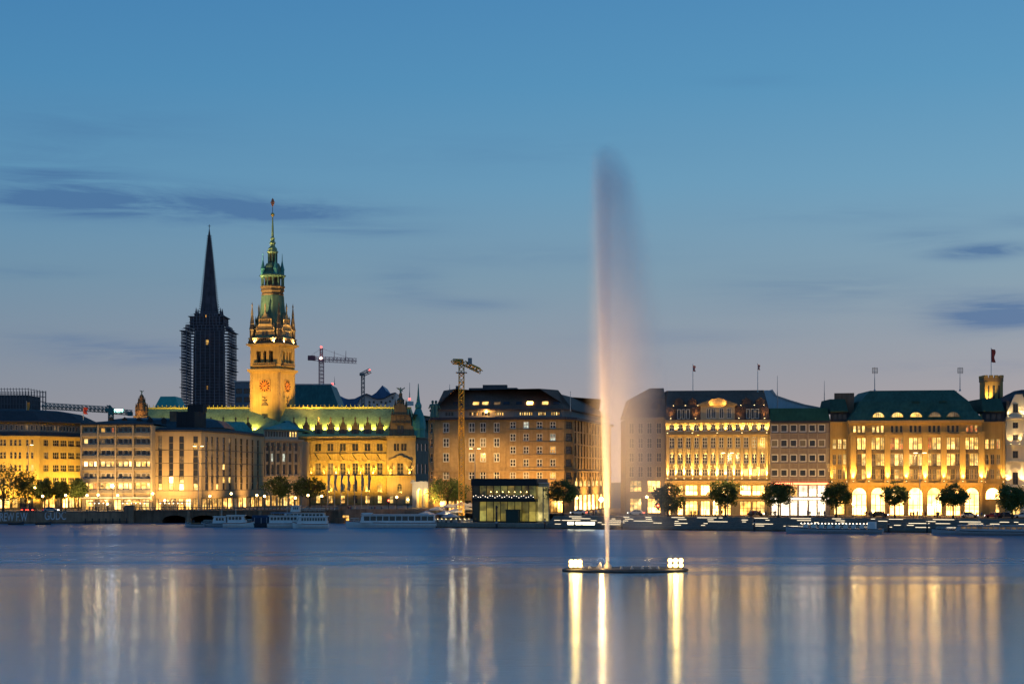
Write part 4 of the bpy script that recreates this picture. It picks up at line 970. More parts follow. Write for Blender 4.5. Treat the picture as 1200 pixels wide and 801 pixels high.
    def ex(b, x, z):
        lattice(MB(), (0,0,z(420)), (0,0,z(408)), 1.6, 4, .2).build('mast_head', red, b); MB().ball((0,-1,z(406.5)), .75).build('warning_light', rl, b); MB().ball((0,-2.5,z(420)), 1.0).build('flood_lamp', wl, b)
        MB().box(x(361),x(369),-1.5,1.5,z(422),z(416.5)).build('counterweight', surf('counterweight', (.2,.08,.1)), b); MB().box(-1.6,1.6,-3,-1.2,z(424),z(420.5)).build('cab', red, b)
        m = MB()
        for a in (391.5, 405): m.tube((x(a),0,z(422)), (x(a+.4),0,z(411)), .22, .15, 5)
        m.tube((0,0,z(408)), (x(415),0,z(421.5)), .07, .07, 4).tube((0,0,z(408)), (x(364),0,z(417)), .07, .07, 4); m.build('tie_rod', red, b)
    crane('distant red tower crane with a level jib and one white lamp', 376.6, 1100.0, 478, 420.5, red, 3.0, [('jib',(377,420.8),(418,422.8),2.4,18,0), ('counter_jib',(361,419),(377,420.8),2.0,7,0)], .14, 26, ex)
    def ex(b, x, z):
        MB().box(x(421.5),x(427.5),-1.6,1.6,z(440),z(437)).build('cab', gr_, b); MB().ball((x(433.3),-1,z(433.5)), .7).build('warning_light', lamp('red lamp', (1,.10,.07), 2.5), b)
    crane('small distant grey crane with a short raised jib', 425.3, 1200.0, 479, 438, gr_, 2.2, [('jib',(423,439.5),(434,434),2.4,6,0)], .22, 16, ex)
    def ex(b, x, z):
        MB().box(x(536.2),x(543),-1.4,1.4,z(427),z(421)).build('slewing_head', surf('crane head', (.35,.20,.08)), b); MB().box(x(548.5),x(553),-1.2,1.2,z(427),z(419.5)).build('counterweight', surf('blue grey block', (.16,.22,.26)), b)
        MB().box(x(531.5),x(536),-.9,.9,z(424.5),z(421)).build('winch', metal_g, b); MB().tube((x(531.8),0,z(424)), (x(531.6),0,z(420)), .15).build('tie_rod', metal_g, b)
        MB().box(x(539),x(541),-2.4,-1.3,z(428.5),z(423)).build('cab', metal_g, b); MB().box(-1.5,1.5,-1.5,1.5,z(437),z(436)).build('platform', metal_g, b)
    b = crane('tall yellow tower crane standing close before the brick block', 540.8, 463.0, 603, 427, yel, 1.35, [('jib',(545,426),(562,432),1.1,9,9), ('counter_jib',(531,423.5),(542,425),1.0,4,-4)], .13, 34, ex)
    for zz, pw in ((3, 900), (16, 700)): spot(b.location+Vector((-2.2,-6,zz+1)), b.location+Vector((0,0,zz+13)), pw, (1,.55,.10), 60)
    def ex(b, x, z):
        MB().box(x(134),x(145),-.5,.3,z(483.4),z(478.6)).build('sign_box', tl, b); MB().box(x(134.4),x(144.6),-.56,-.51,z(482.9),z(479.1)).build('sign_face', lamp('pale green sign', (.45,1,.82), 4.5), b)
        MB().box(x(124),x(134),-1.2,1.2,z(482),z(478)).box(x(127.5),x(132.5),-1.2,1.2,z(486),z(482)).build('slewing_head', tl, b); lattice(MB(), (x(130),0,z(478)), (x(127),0,z(474.5)), 1, 2, .12).build('mast_head', tl, b)
        MB().box(x(150),x(155),-1.0,1.0,z(487),z(482)).build('counterweight', surf('teal ballast', (.05,.13,.15)), b)
    crane('dark teal tower crane with a glowing pale green sign on its jib', 130, 600.0, 505, 484, tl, 1.5, [('jib',(50,475.3),(130,480),1.5,34,0), ('counter_jib',(130,481.5),(155,483.5),1.3,8,0)], .14, 8, ex)
    b = thing('beacon', 'small red warning lamp on a pole beside the teal hipped roof', 'beacon', (X(389.5, 905), 905, Z(476, 905))); h = Z(449.6,905)-Z(476,905)
    MB().tube((0,0,0),(0,0,h),.15).build('pole', metal_g, b); MB().ball((0,0,h), .7).build('lamp_globe', rl, b)
skyline()
# ================================================================== RIGHT-HAND WATERFRONT
def brick_block():
    f0 = Fac(502, 489, 508.5, 484); f = Fac(508.5, 484, 661, 480); f2 = Fac(661, 480, 672.5, 484); g = Fac(672.5, 484, 716, 550)
    b = thing('brick_block', 'big brown brick block with dark hipped roof and lit skylights', 'building', f.at(0))
    st = surf('brown brick', (.34,.23,.115), .85, .24, .9); at_ = surf('attic render', (.26,.24,.23), .8, .12); dk = surf('dark cornice', (.06,.06,.075), .6, .1)
    fs = [f0, f, f2, g]; fp = [tuple(f0.A)]+[tuple(q.B) for q in fs]+[(g.B.x-4, g.B.y+4), (f0.A.x, g.B.y+4)]
    zt = f.z(491.5); shell(b, fp, STREET-.1, STREET+zt, st, {0,1,2,3})
    left = [(518.5,527),(548.7,557),(562,570),(578,586)]; right = [(597.5,604.5),(613,620),(628.7,635.7),(644.3,651.3)]
    rl = [(495,506.5),(513,523.5),(530.5,541),(551.5,561.5)]; rr = [(493.5,502),(507.5,516.5),(522.5,531.5),(537.5,546.5),(552.5,561)]
    ops = []; T = ((60,gl),(6,curt),(5,p_dim),(4,p_pale),(3,p_amber))
    for z0, z1 in zr(f, 560, rl): ops += [(f.u(a+.5), f.u(c-.5), z0, z1) for a, c in left]
    for z0, z1 in zr(f, 625, rr): ops += [(f.u(a), f.u(c), z0, z1) for a, c in right]
    shp = [(f.u(a), f.u(a+7.5), *q) for a in (515,525,535,545,645,653) for q in zr(f, 600, ((586,600),))]
    wall(b, f, 0, f.L, -.1, zt, ops+shp, st)
    for o in ops: win(b, f, o, 2, 2, pick(T), white_f, bar=.22)
    for o in shp: win(b, f, o, 2, 1, pick(STREET_TAB), dark_f, 'shop_window')
    ops = [(f0.L*.3, f0.L*.75, z0, z1) for z0, z1 in zr(f, 560, rl)]; wall(b, f0, 0, f0.L, -.1, zt, ops, st)
    for o in ops: win(b, f0, o, 1, 2, gl, white_f)
    ops = [(f2.L*.18, f2.L*.82, z0, z1) for z0, z1 in zr(f, 625, rr)]; wall(b, f2, 0, f2.L, -.1, zt, ops, st)
    for o in ops: win(b, f2, o, 3, 2, pick(((5,gl),(3,curt),(2,p_dim))), dark_f, bar=.16)
    ops = []
    for r, (z0, z1) in enumerate(zr(f, 625, rr)): ops += [(1.2+i*(g.L-2)/13, 1.2+i*(g.L-2)/13+2.6, z0-.6, z1+.5, False) for i in range(13)]
    sh = [(1+i*(g.L-2)/9+.8, 1+(i+1)*(g.L-2)/9-.8, .3, 5, False) for i in range(9)]; mz = [(1+i*(g.L-2)/9+.8, 1+(i+1)*(g.L-2)/9-.8, 7.2, 10.2, True) for i in range(9)]
    wall(b, g, 0, g.L, -.1, zt, ops+sh+mz, st)
    for o in ops: win(b, g, o, 1, 2, pick(((14,gl),(4,curt),(2,p_dim))), dark_f, 'narrow_window')
    for o in sh: win(b, g, o, 2, 1, p_bright if rnd.random() < .6 else p_shop, dark_f, 'shop_window')
    for o in mz: win(b, g, o, 2, 1, p_gold, dark_f, 'arched_window')
    for z0, z1 in zr(f, 560, rl): band(b, f, 0, f.u(592), z0-.45, z0-.2, .14, st, 'sill_course')
    for z0, z1 in zr(f, 625, rr): band(b, f, f.u(592)+.05, f.L, z0-.45, z0-.2, .14, st, 'sill_course'); band(b, f2, 0, f2.L, z0-.45, z0-.2, .14, st, 'sill_course')
    onfm(MB().box(-.25,.25,-.2,.02,0,zt), 'downpipe', st, b, f, f.u(592))
    for q in (f, f2, g): band(b, q, -.1, q.L+.1, 11.5, 12.0, .3, st, 'string_course')
    for q in (f0, f, f2, g): band(b, q, -.3, q.L+.3, zt, zt+.7, .9, dk, 'cornice')
    # set back attic with ribbon of windows
    z0, z1 = zt+.7, f.z(480.5)
    groups = [(521,531,3),(549,560,4),(563.5,574,3),(579,590,4),(608,624,6),(630,639.5,4),(645,656,4)]; ops = []
    for a, c, n in groups:
        for i in range(n): w_ = (c-a)/n; ops.append((f.u(a+i*w_+.4), f.u(a+(i+1)*w_-.4), z0+.5, z1-.45, False, a))
    o = wall(b, f, 1, f.L, z0, z1, [o[:4] for o in ops], at_, 'attic_wall', .3); o.location += Vector((f.n.x, f.n.y, 0))*1.0
    for o in ops: win(b, f, o[:4], 1, 1, pick(((1,gl),(1,p_dim)) if o[5] < 545 else ((1,p_gold),(1,p_warm),(1,p_amber)) if o[5] > 576 or rnd.random() < .4 else ((3,gl),(1,p_amber))), dark_f, 'attic_window', 1.15, .1)
    for q in (f0, f2, g):
        o = wall(b, q, 0, q.L, z0, z1, [], at_, 'attic_wall', .3); o.location += Vector((q.n.x, q.n.y, 0))*1.0
    rz1 = STREET+z1; yy = f.A.y
    rf = roof(b, fp, [(.3, rz1), (.3, rz1+.35), ([5,8,6,9,6,9,8], Z(457.5, yy+8))], brown_roof)
    rs_ = R(0)
    zr_a, zr_b = rz1+.35, Z(457.5, yy+8)
    slope = math.atan2(zr_b-zr_a, 7.7)
    for px, lit in ((533,0),(556.5,1),(567.5,1),(581.5,2),(592.5,0),(607.5,0),(620,3),(638,1),(651,0),(667,0)):
        if px > 660: continue
        u = f.u(px); py = 471.5; zz = f.z(py)-.2; t = (zz+STREET-zr_a)/(zr_b-zr_a)*7.7+.3
        s = onf(MB().box(-.85,.85,-.62,.62,-.05,.12).build('skylight', {0:glass('skylight glass',(.06,.07,.09)),1:p_warm,2:p_dim,3:p_bright}[lit]), b, f, u, t, zz+.12); s.rotation_euler = (slope, 0, f.ang)
    onfm(MB().box(-7,7,0,4,0,1.3).box(-3,4,.5,3,1.3,2.2).box(-11,-10,1,2,0,2), 'roof_plant', surf('plant housing', (.09,.09,.10)), b, f, f.u(572), 11, f.z(457.5)+.1)
    for px in (511.5, 515.5): statue(b, f, f.u(px)-1.2, .6, zt+.7, 5.0, bronze, 'roof_statue')
    for px, pw in ((512, 3400), (545, 2300), (605, 1500), (650, 2000)): spot(f.at(f.u(px), -9, 2.5), f.at(f.u(px), 0, 9), pw, (1,.52,.12), 100)
    for k in (.25,.55,.85): spot(g.at(g.L*k, -8, 2.5), g.at(g.L*k, 0, 12), 3000, (1,.54,.14), 110)
    p_ = f.at(f.u(569.5), -.1, z0+1.6); MB_ = onfm(MB().ball((0,0,0), .32), 'wall_lamp', bulb, b, f, f.u(569.5), .55, z0+1.6)
    point(f.at(f.u(569.5), .1, z0+1.8), 260, AMB, .3)
brick_block()

def portico():
    f = Fac(483, 560, 504, 556, 3.4)
    b = thing('white_arcade', 'small white arcade with two lit arches beside the brick block', 'arcade', f.at(0))
    st = surf('white render', (.55,.50,.42), .8, .1); zt = f.z(566); ops = [(f.u(a), f.u(c), 0, f.z(572), True) for a, c in ((488.3,494.3),(496,502))]
    wall(b, f, 0, f.L, -.1, zt, ops, st, depth=1.2); shell(b, foot([f], 6), 3.3, 3.4+zt, st, {0})
    onfm(MB().box(.2, f.L-.2, 3.4, 3.6, 0, zt-1), 'inner_wall', surf('warm render', (.5,.38,.2)), b, f)
    band(b, f, -.3, f.L+.3, zt, zt+.6, .5, st); band(b, f, -.2, .9, zt+.6, zt+1.2, .1, st, 'corner_block'); band(b, f, 0, f.L, f.z(575)-.2, f.z(575)+.1, .15, st, 'impost_band') if False else None
    for px in (491, 499): point(f.at(f.u(px), 2.0, 5.2), 420, GOLD, .3)
    spot(f.at(f.L/2, -8, 4), f.at(f.L/2, 0, 7), 600, WARM, 80)
portico()

def dim_block():
    f = Fac(733, 462, 780, 460)
    b = thing('misty_block', 'dim stone block with steep slate roof seen through the fountain mist', 'building', f.at(0))
    st = surf('grey brown stone', (.20,.165,.135), .85, .15); zt = f.z(491); fp = foot([f], 20); shell(b, fp, STREET-.1, STREET+zt, st, {0})
    ops = []
    for z0, z1 in zr(f, 760, ((495,508),(513,525),(530,541),(546,559))): ops += [(u0, u1, z0, z1) for u0, u1 in cols_of(f, [740,750.5,761,772], 6)]
    sh = [(f.u(a), f.u(c), z0, z1) for a, c in ((738,752),(758.5,774)) for z0, z1 in ((.3,4.4),(6,9.2))]
    wall(b, f, 0, f.L, -.1, zt, ops+sh, st)
    for o in ops: win(b, f, o, 2, 2, gl, stone_f)
    for o in sh: win(b, f, o, 3, 2, pick(((1,p_shop),(1,p_cafe),(1,p_gold))), dark_f, 'shop_window')
    band(b, f, -.2, f.L, zt-.2, zt+.5, .7, st)
    for px in (745, 768): spot(f.at(f.u(px), -10, 3), f.at(f.u(px), 0, 11), 600, (1,.54,.14), 110)  # added warm lamps to lift the grey front, no fixtures
    roof(b, fp, [(-.2, STREET+zt+.5), ([1.6,0,1,1.4], Z(467, 464)), ([5.5,0,3,7], Z(455.5, 470))], brown_roof)
    for px in (745, 768): onfm(MB().box(-1.2,1.2,0,3,0,2.6).xz([(-1.4,2.6),(1.4,2.6),(0,3.6)], -.1, 3), 'dormer', brown_roof, b, f, f.u(px), .6, zt+1.2)
dim_block()

def pilaster_block():
    f = Fac(780, 459, 902.5, 455)
    b = thing('pilastered_building', 'stone building with lit pilasters and a pediment in its dark roof', 'building', f.at(0))
    st = surf('warm stone', (.37,.27,.14), .82, .16); zt = f.z(494, f.L/2); fp = foot([f], 22); shell(b, fp, STREET-.1, STREET+zt, st, {0})
    cs = [787.3+9.67*i for i in range(12)]; ops = []
    R4 = [(496.5,505),(512,524.5),(531,543),(549,557.5)]; zz = zr(f, 841, R4)
    for r, (z0, z1) in enumerate(zz): ops += [(u0, u1, z0, z1, False, r) for u0, u1 in cols_of(f, cs, 6.0)]
    sh = [(f.u(a), f.u(c), *q, False, w) for a, c, w in ((781.5,786,0),(794,800.5,0),(803,817.5,0),(821,832,1),(835,842,0),(845,857,0),(867,880,0),(881.5,896.5,0)) for q in zr(f, 841, ((586.5,603.5),(568,580)))]
    wall(b, f, 0, f.L, -.1, zt, [o[:4] for o in ops+sh], st)
    for i, o in enumerate(ops): win(b, f, o[:4], 2, 3 if o[5] in (1,2) else 2, p_amber if (o[5] == 1 and i % 12 > 9) else p_shop if (o[5] == 3 and i % 12 > 8) else pick(((9,gl),(2,curt),(1,p_dim))), white_f, bar=.16)
    for o in sh: win(b, f, o[:4], 3 if o[1]-o[0] > 2 else 1, 2, p_bright if rnd.random() < .75 else p_shop, dark_f, 'shop_window')
    for i in range(13):
        px = 782.5+9.67*i; u = f.u(px)
        onfm(MB().box(-.34,.34,-.32,.02,0,zz[0][0]-1.2-zz[3][0]+1.0).box(-.45,.45,-.42,.02,-.3,0).box(-.45,.45,-.42,.02,zz[0][0]-1.2-zz[3][0]+1.0,zz[0][0]-zz[3][0]+.2), 'pilaster', st, b, f, u, 0, zz[3][0]-.5)
        uplight(b, f, u, zz[3][0]-.9, 620, (1,.62,.15), 3.6, .72, 30)
        uplight(b, f, u, zz[0][0]-.7, 70, (1,.62,.15), 1.6, .75, 50, fix=i % 3 == 0)
    for i in range(12):
        for r in (1, 2): onfm(MB().box(-.8,.8,-.1,.02,0,1.0), 'spandrel', surf('spandrel stone', (.27,.21,.14)), b, f, f.u(cs[i]), 0, zz[r][0]-1.25)
    band(b, f, -.2, f.L+.2, zt-.3, zt+.5, 1.0, st); band(b, f, -.1, f.L+.1, zz[3][0]-1.9, zz[3][0]-1.2, .95, st, 'balcony_ledge'); band(b, f, 0, f.L, zz[0][0]-1.0, zz[0][0]-.75, .6, st, 'string_course'); band(b, f, 0, f.L, f.z(584,0), f.z(582,0), .4, dark_f, 'shop_fascia')
    for px in (790, 815, 840, 865, 890): spot(f.at(f.u(px), -10, 3), f.at(f.u(px), 0, 13), 620, (1,.51,.08), 110)  # added golden wash, stands in for glow of shops and street lamps
    # roof with attic windows, a pediment in the middle and dormers at the sides
    zl = zt+.5; zm = f.z(476, f.L/2); ztp = Z(457, 464)
    roof(b, fp, [(.1, STREET+zl), ([1.2,.3,1,.3], STREET+zm), ([8,.5,6,1.0], ztp)], brown_roof)
    pc = f.u(841); pw = f.u(861)-pc
    onfm(MB().box(-pw,pw,-.2,2,zl,zm+.2), 'pediment_base', surf('pediment stone', (.40,.33,.23)), b, f, pc)
    onfm(MB().xz([(-pw-.6,zm+.2),(pw+.6,zm+.2),(pw+.6,zm+.7),(0,f.z(466,pc)),(-pw-.6,zm+.7)], -.7, 3), 'pediment', st, b, f, pc)
    onfm(MB().xz([(-pw+1,zm+.75),(pw-1,zm+.75),(0,f.z(468.2,pc))], -.78, -.69), 'tympanum', surf('tympanum stone', (.30,.23,.15)), b, f, pc)  # tympanum stone, a little darker than the pediment
    for a, c in ((828,833),(834,839),(843,848),(852,857)): win(b, f, (f.u(a), f.u(c), zl+.4, zm-.5), 2, 1, gl, white_f, 'attic_window', -.3)
    for a, c in ((793,809),(874,890)):
        onfm(MB().box(f.u(a)-.4,f.u(c)+.4,-.1,2,zl,zm-.2), 'attic_bay', slate, b, f)
        n = 3
        for i in range(n): w_ = (c-a)/n; win(b, f, (f.u(a+i*w_)+.15, f.u(a+(i+1)*w_)-.15, zl+.3, zm-.7), 1, 1, gl, white_f, 'attic_window', -.25)
    for px in (795.5, 811, 875, 891): onfm(MB().box(-1.1,1.1,0,3,0,1.7).xz([(-1.3,1.7),(1.3,1.7),(0,2.6)], -.1, 3), 'dormer', brown_roof, b, f, f.u(px), 1.5, zm-.1); 
    for px, zo in ((786,zl+.2),(815,zl+.2),(866,zl+.2),(896,zl+.2),(789,zm+.1),(803,zm+.1),(818,zm+.1),(868,zm+.1),(884,zm+.1),(895,zm+.1)):
        up = zo > zl+1; uplight(b, f, f.u(px), zo, 9, AMB, 2, -.9 if up else .35, 100)
    for s in (-1, 1): spot(f.at(pc+s*pw*.5, -1.6, zm+.3), f.at(pc, 0, zm+2), 120, AMB, 100)
    point(f.at(f.u(893), -1.2, f.z(520)), 60, GOLD, .2)
    D = 486.0; g = thing('pale_gable', 'pale blue sloping gable wall behind the green roofed grey building', 'building', (0, D, 0))
    MB().xz([(X(a,D), Z(c,D)) for a, c in ((896,500),(896,457),(905,457),(909,464),(925,469.5),(942,474.5),(962,478),(962,500))], 0, 10).build('wall', surf('pale blue wall', (.38,.46,.52), .6, .1), g); MB().xz([(X(a,D), Z(c,D)) for a, c in ((903,457.2),(905,456),(910,463),(926,468.5),(943,473.5),(964,477.5),(964,478.5),(942,474.7),(925,469.7),(909,464.2))], -.3, 10.3).build('roof_edge', metal_g, g)
pilaster_block()

def grey_block():
    f = Fac(902.8, 454, 972.5, 451)
    b = thing('green_roofed_block', 'plain grey office block with green metal roof and square windows', 'building', f.at(0))
    st = surf('grey brown panel', (.215,.175,.15), .8, .16, .8); rib = surf('grey panel rib', (.27,.235,.21), .8, .1)
    zt = f.z(495.5); fp = foot([f], 22); shell(b, fp, STREET-.1, STREET+zt, st, {0})
    cs = [907.7,918.7,929.9,940.8,952,962.9]; rows = zr(f, 937, ((496.8,506),(514.5,523.5),(531.8,541),(549.3,558))); ops = []
    for z0, z1 in rows: ops += [(u0, u1, z0, z1) for u0, u1 in cols_of(f, cs, 8.6)]
    sh = []
    for a, c in ((904,914),(915,925),(926,934.5),(936,946.5),(948,957),(958,967.5)): sh += [(f.u(a), f.u(c), *zr(f, 937, ((568,581.5),))[0], False, a > 930), (f.u(a), f.u(c), *zr(f, 937, ((585.5,604),))[0], False, True)]
    wall(b, f, 0, f.L, -.1, zt, [o[:4] for o in ops+sh], st)
    for o in ops: win(b, f, o, 1, 1, pick(((8,gl),(2,curt),(1,p_dim))), white_f, bar=.26, inset=.08)
    for o in sh: win(b, f, o[:4], 2, 1, (p_white if o[5] else p_cafe), white_f, 'shop_window')
    for c in [902.5+10.95*i for i in range(7)]: band(b, f, max(.02, f.u(c+.8)-.16), f.u(c+.8)+.16, f.z(564), zt, .16, rib, 'rib')
    for z0, z1 in rows: band(b, f, 0, f.L, z0-.5, z0-.3, .2, rib, 'sill_band')
    band(b, f, -.1, f.L+.1, zt, zt+.6, .5, metal_d, 'cornice')
    band(b, f, .5, f.L-.5, f.z(567.2), f.z(565.3), .35, lamp('red light band', (1,.13,.04), 5), 'red_sign_band'); band(b, f, 0, f.L, f.z(585), f.z(583), 1.0, lamp('lit canopy edge', (1,.9,.7), 2.5), 'canopy')
    for px in (915, 960): spot(f.at(f.u(px), -11, 3), f.at(f.u(px), 0, 11), 300, (1,.56,.16), 110)  # lamps added to carry shop and street glow onto this front
    roof(b, fp, [(-.1, STREET+zt+.6), ([2.2,.2,2,.2], Z(478, 455))], surf('green metal roof', (.05,.105,.055), .55, .2, .5))
grey_block()

def store():
    m0 = Fac(972.8, 451, 994.5, 450); m1 = Fac(994.5, 447, 1151.5, 441); m2 = Fac(1151.5, 444, 1178, 443)
    b = thing('department_store', 'grand department store with teal mansard and glowing ground floor arches', 'building', m1.at(0))
    st = surf('ochre stone', (.37,.25,.10), .82, .16); dk = surf('bronze spandrel', (.16,.12,.08), .7, .15)
    zt = m1.z(494.5); fp = [tuple(m1.A), tuple(m1.B), (m1.B.x, 470), (m1.A.x, 474)]
    shell(b, fp, STREET-.1, STREET+zt, st, {0})
    arm = [(0,p_amber)]
    bays = [1007.0+22*i for i in range(7)]
    rows = zr(m1, 1073, ((512,526.5),(531,545.5),(549,561.5))); attic = zr(m1, 1073, ((498,506.5),))[0]
    ops = []; ar = []; fan = []
    for i, c in enumerate(bays):
        for r, (z0, z1) in enumerate(rows):
            for k in range(3): ops.append((m1.u(c-8+k*5.4), m1.u(c-8+k*5.4+4.9), z0, z1, False, r, i))
        for k in range(3): ops.append((m1.u(c-7.4+k*5.2), m1.u(c-7.4+k*5.2+3.9), *attic, False, 3, i))
        ar.append((m1.u(c-8.7), m1.u(c+8.7), .05, m1.z(570.5), True, i))
    wall(b, m1, 0, m1.L, -.1, zt, [o[:5] for o in ops+ar], st, depth=.7)
    for o in ops:
        r, i = o[5], o[6]
        T = {0: ((6,p_warm),(4,p_gold),(1,p_red)), 1: ((4,p_warm),(3,p_gold),(3,p_dim)), 2: ((3,p_gold),(2,p_amber),(5,p_dim),(2,gl)), 3: ((9,gl),(1,p_dim))}[r]
        pane = pick(T)
        if r == 3 and i in (0, 1): pane = pick(((2,p_warm),(1,p_gold)))
        if r == 3 and i == 6: pane = pick(((1,p_red),(1,p_amber)))
        win(b, m1, o[:4], 2 if r < 3 else 1, 2 if r < 3 else 1, pane, stone_f, inset=.35, bar=.12)
    for o in ar: win(b, m1, o[:5], 3, 2, p_bright, dark_f, 'arched_window', .4, .16)
    for i in range(8):
        px = 996+22*i if i < 7 else 1149.8; u = m1.u(px) if i else 1.2
        onfm(MB().box(-.75,.75,-.6,.02,0,attic[0]-1.2-rows[2][0]+1.2).box(-.95,.95,-.75,.02,-.5,0).box(-.95,.95,-.75,.02,attic[0]-rows[2][0],attic[0]-rows[2][0]+.5), 'pilaster', st, b, m1, u, 0, rows[2][0]-.3)
        uplight(b, m1, u, rows[2][0]-.7, 520, (1,.60,.13), 3.6, 1.15, 40)
    for z0, z1 in rows[:2]:
        for c in bays: band(b, m1, m1.u(c-8.3), m1.u(c+8.3), z0-.9, z0-.1, .12, dk, 'spandrel')
    band(b, m1, -.3, m1.L+.3, zt-.2, zt+.5, 1.0, st); band(b, m1, -.1, m1.L+.1, attic[0]-.9, attic[0]-.4, .7, st, 'upper_course'); band(b, m1, -.1, m1.L+.1, rows[2][0]-1.6, rows[2][0]-.8, .9, st, 'balcony_ledge')
    for px in (985, 1010, 1035, 1060, 1085, 1110, 1135, 1165): spot(m1.at(m1.u(px), -10, 3), m1.at(m1.u(px), 0, 13), 760, (1,.49,.065), 110)  # row of added lamps for the golden spill from arches and street
    zl = STREET+zt+.5; cu = copper
    roof(b, fp, [(-.1, zl), ([1.6,1.2,1.2,1.6], Z(482.5, 446)), ([1.9,1.5,1.3,1.9], Z(482, 446)), ([3.6,2.6,2.6,3.6], Z(470, 448)), ([6.5,5.4,5,6.8], Z(457.5, 452))], surf('store copper roof', (.045,.105,.08), .6, .25, .25))
    onfm(MB().box(6,m1.L-6,6.6,6.9,m1.z(458),m1.z(456.8)), 'ridge_rail', copper_d, b, m1)
    for i, c in enumerate([1029.5,1051.5,1073.5,1095.5,1117]):
        u = m1.u(c); w = 1.45
        pts = lambda r: [(-r,0)]+[(-r*math.cos(PI*k/10), r*.82*math.sin(PI*k/10)) for k in range(1,10)]+[(r,0)]
        onfm(MB().xz(pts(w+.35), .0, 2.5), 'lunette_dormer', cu, b, m1, u, -.02, zt+1.3)
        onfm(MB().xz(pts(w), -.08, -.02), 'lunette_pane', p_warm if i in (0,1,2) else p_dim, b, m1, u, -.02, zt+1.4)
        onfm(MB().box(-.07,.07,-.14,-.09,0,1.15).box(-.62,-.5,-.14,-.09,0,1.0).box(.5,.62,-.14,-.09,0,1.0), 'lunette_bar', stone_f, b, m1, u, -.02, zt+1.4)
    for c in (1074, 1106): onfm(MB().box(-1.0,1.0,0,1.5,0,.9), 'roof_hatch', copper_d, b, m1, m1.u(c), 3.2, m1.z(473))
    # lower wings
    for m, lab, cols_, zcap in ((m0, 'a', [977.5,984,990.2], 492), (m2, 'c', [1156.5,1163,1170], 492)):
        zw = m.z(496 if lab == 'a' else 496); ops = []
        for r, (z0, z1) in enumerate(zr(m, 985 if lab == 'a' else 1165, ((514,526),(532,544),(549.5,561)))): ops += [(u0, u1, z0, z1, False, r) for u0, u1 in cols_of(m, cols_, 4.9)]
        ga = [(m.u(978 if lab == 'a' else 1155), m.u(990 if lab == 'a' else 1172), m.z(585), m.z(571), True)] if lab == 'c' else []
        gd = [(m.u(1166.5), m.u(1171.5), .1, m.z(590))] if lab == 'c' else [(m.u(977), m.u(990), .2, 4)]
        wall(b, m, 0, m.L, -.1, zw, [o[:4] for o in ops]+ga+gd, st, 'wing_wall')
        o_ = b.location; fw = foot([m], 18); shell(b, fw, STREET-.1, STREET+zw, st, {0}, 'wing_rear_wall')
        for o in ops: win(b, m, o[:4], 2, 2, pick(((3,p_gold),(2,p_red),(1,p_warm)) if o[5] == 0 else ((2,p_gold),(2,p_dim),(2,gl)) if o[5] == 1 else ((1,p_dim),(1,p_amber))), stone_f, inset=.3)
        for o in ga: win(b, m, o, 3, 1, p_bright, dark_f, 'arched_window')
        for o in gd: win(b, m, o, 1, 1, p_shop, dark_f, 'shop_window')
        for k in (0.02, .98): band(b, m, max(.02, m.L*k-.6), min(m.L-.02, m.L*k+.6), 8, zw, .35, st, 'wing_pier')
        band(b, m, 0, m.L, zw, zw+.5, .6, st, 'wing_cornice'); band(b, m, 0, m.L, rows[2][0]-1.6, rows[2][0]-.9, .6, st, 'wing_ledge')
        aw = [(m.L*(.15+.25*k), m.L*(.15+.25*k)+1.2, zw+1.0, zw+2.6) for k in range(3)]
        o = wall(b, m, 0, m.L, zw+.5, zw+3.1, aw, slate, 'wing_attic', .3); o.location += Vector((m.n.x, m.n.y, 0))*.8
        for q in aw: win(b, m, q, 1, 1, gl, dark_f, 'attic_window', .95, .1)
        roof(b, fw, [(.1, STREET+zw+3.1), (.1, STREET+zw+3.3), ([2.5,.4,3,.4], STREET+zw+6.6)], copper_d, 'wing_roof')
        uplight(b, m, m.L*.9 if lab == 'a' else m.L*.1, rows[2][0]-.8, 170, (1,.60,.13), 3, 1.0, 44); uplight(b, m, m.L*.1 if lab == 'a' else m.L*.9, rows[2][0]-.8, 170, (1,.60,.13), 3, 1.0, 44)
    onfm(MB().box(-2.6,2.6,3,8,0,5.5), 'lift_house', dark_stone, b, m0, m0.u(989), 0, m0.z(484))
    # castellated roof tower
    D = 466.0; t = thing('roof_tower', 'square castellated stone tower with lit corners and a red flag', 'tower', (X(1161.5, D), D, STREET)); z = lambda py: Z(py, D)-STREET; h = X(1161.5+10.6, D)-X(1161.5, D)
    MB().box(-h,h,-h,h,0,z(447.5)).build('shaft', st, t); MB().box(-h-.14,h+.14,-h-.14,h+.14,z(447.5),z(443)).build('parapet', surf('dark ochre stone', (.24,.16,.09)), t)
    m = MB()
    for i in range(4):
        for s in (-1,1):
            x = -h-.14+i*(2*h+.28-1.0)/3
            m.box(x,x+1.0,s*(h-.1)-.3,s*(h-.1)+.3,z(443),z(440)); m.box(s*(h-.1)-.31,s*(h-.1)+.31,x+.02,x+.98,z(443),z(440.1))
    m.build('merlon', st, t)
    for x in (-1.5, 0, 1.5): MB().box(x-.32,x+.32,-h-.04,-h+.1,z(470),z(452)).build('slit_window', gl, t)
    for sx in (-1,1): MB().box(sx*(h-.42)-.4,sx*(h-.42)+.4,-h-.25,-h+.1,0,z(448)).build('buttress', st, t)
    for x in (-1, 1): spot((t.location.x+x*h*.6, D-h-1.6, Z(471, D)), (t.location.x+x*h*.55, D-h, Z(459, D)), 700, (1,.60,.13), 70, .8, .15)
    onfm(MB().box(0,3.4,8,12,0,3.4), 'roof_house', dark_stone, b, m2, m2.u(1168), 0, m2.z(484)-2)
store()

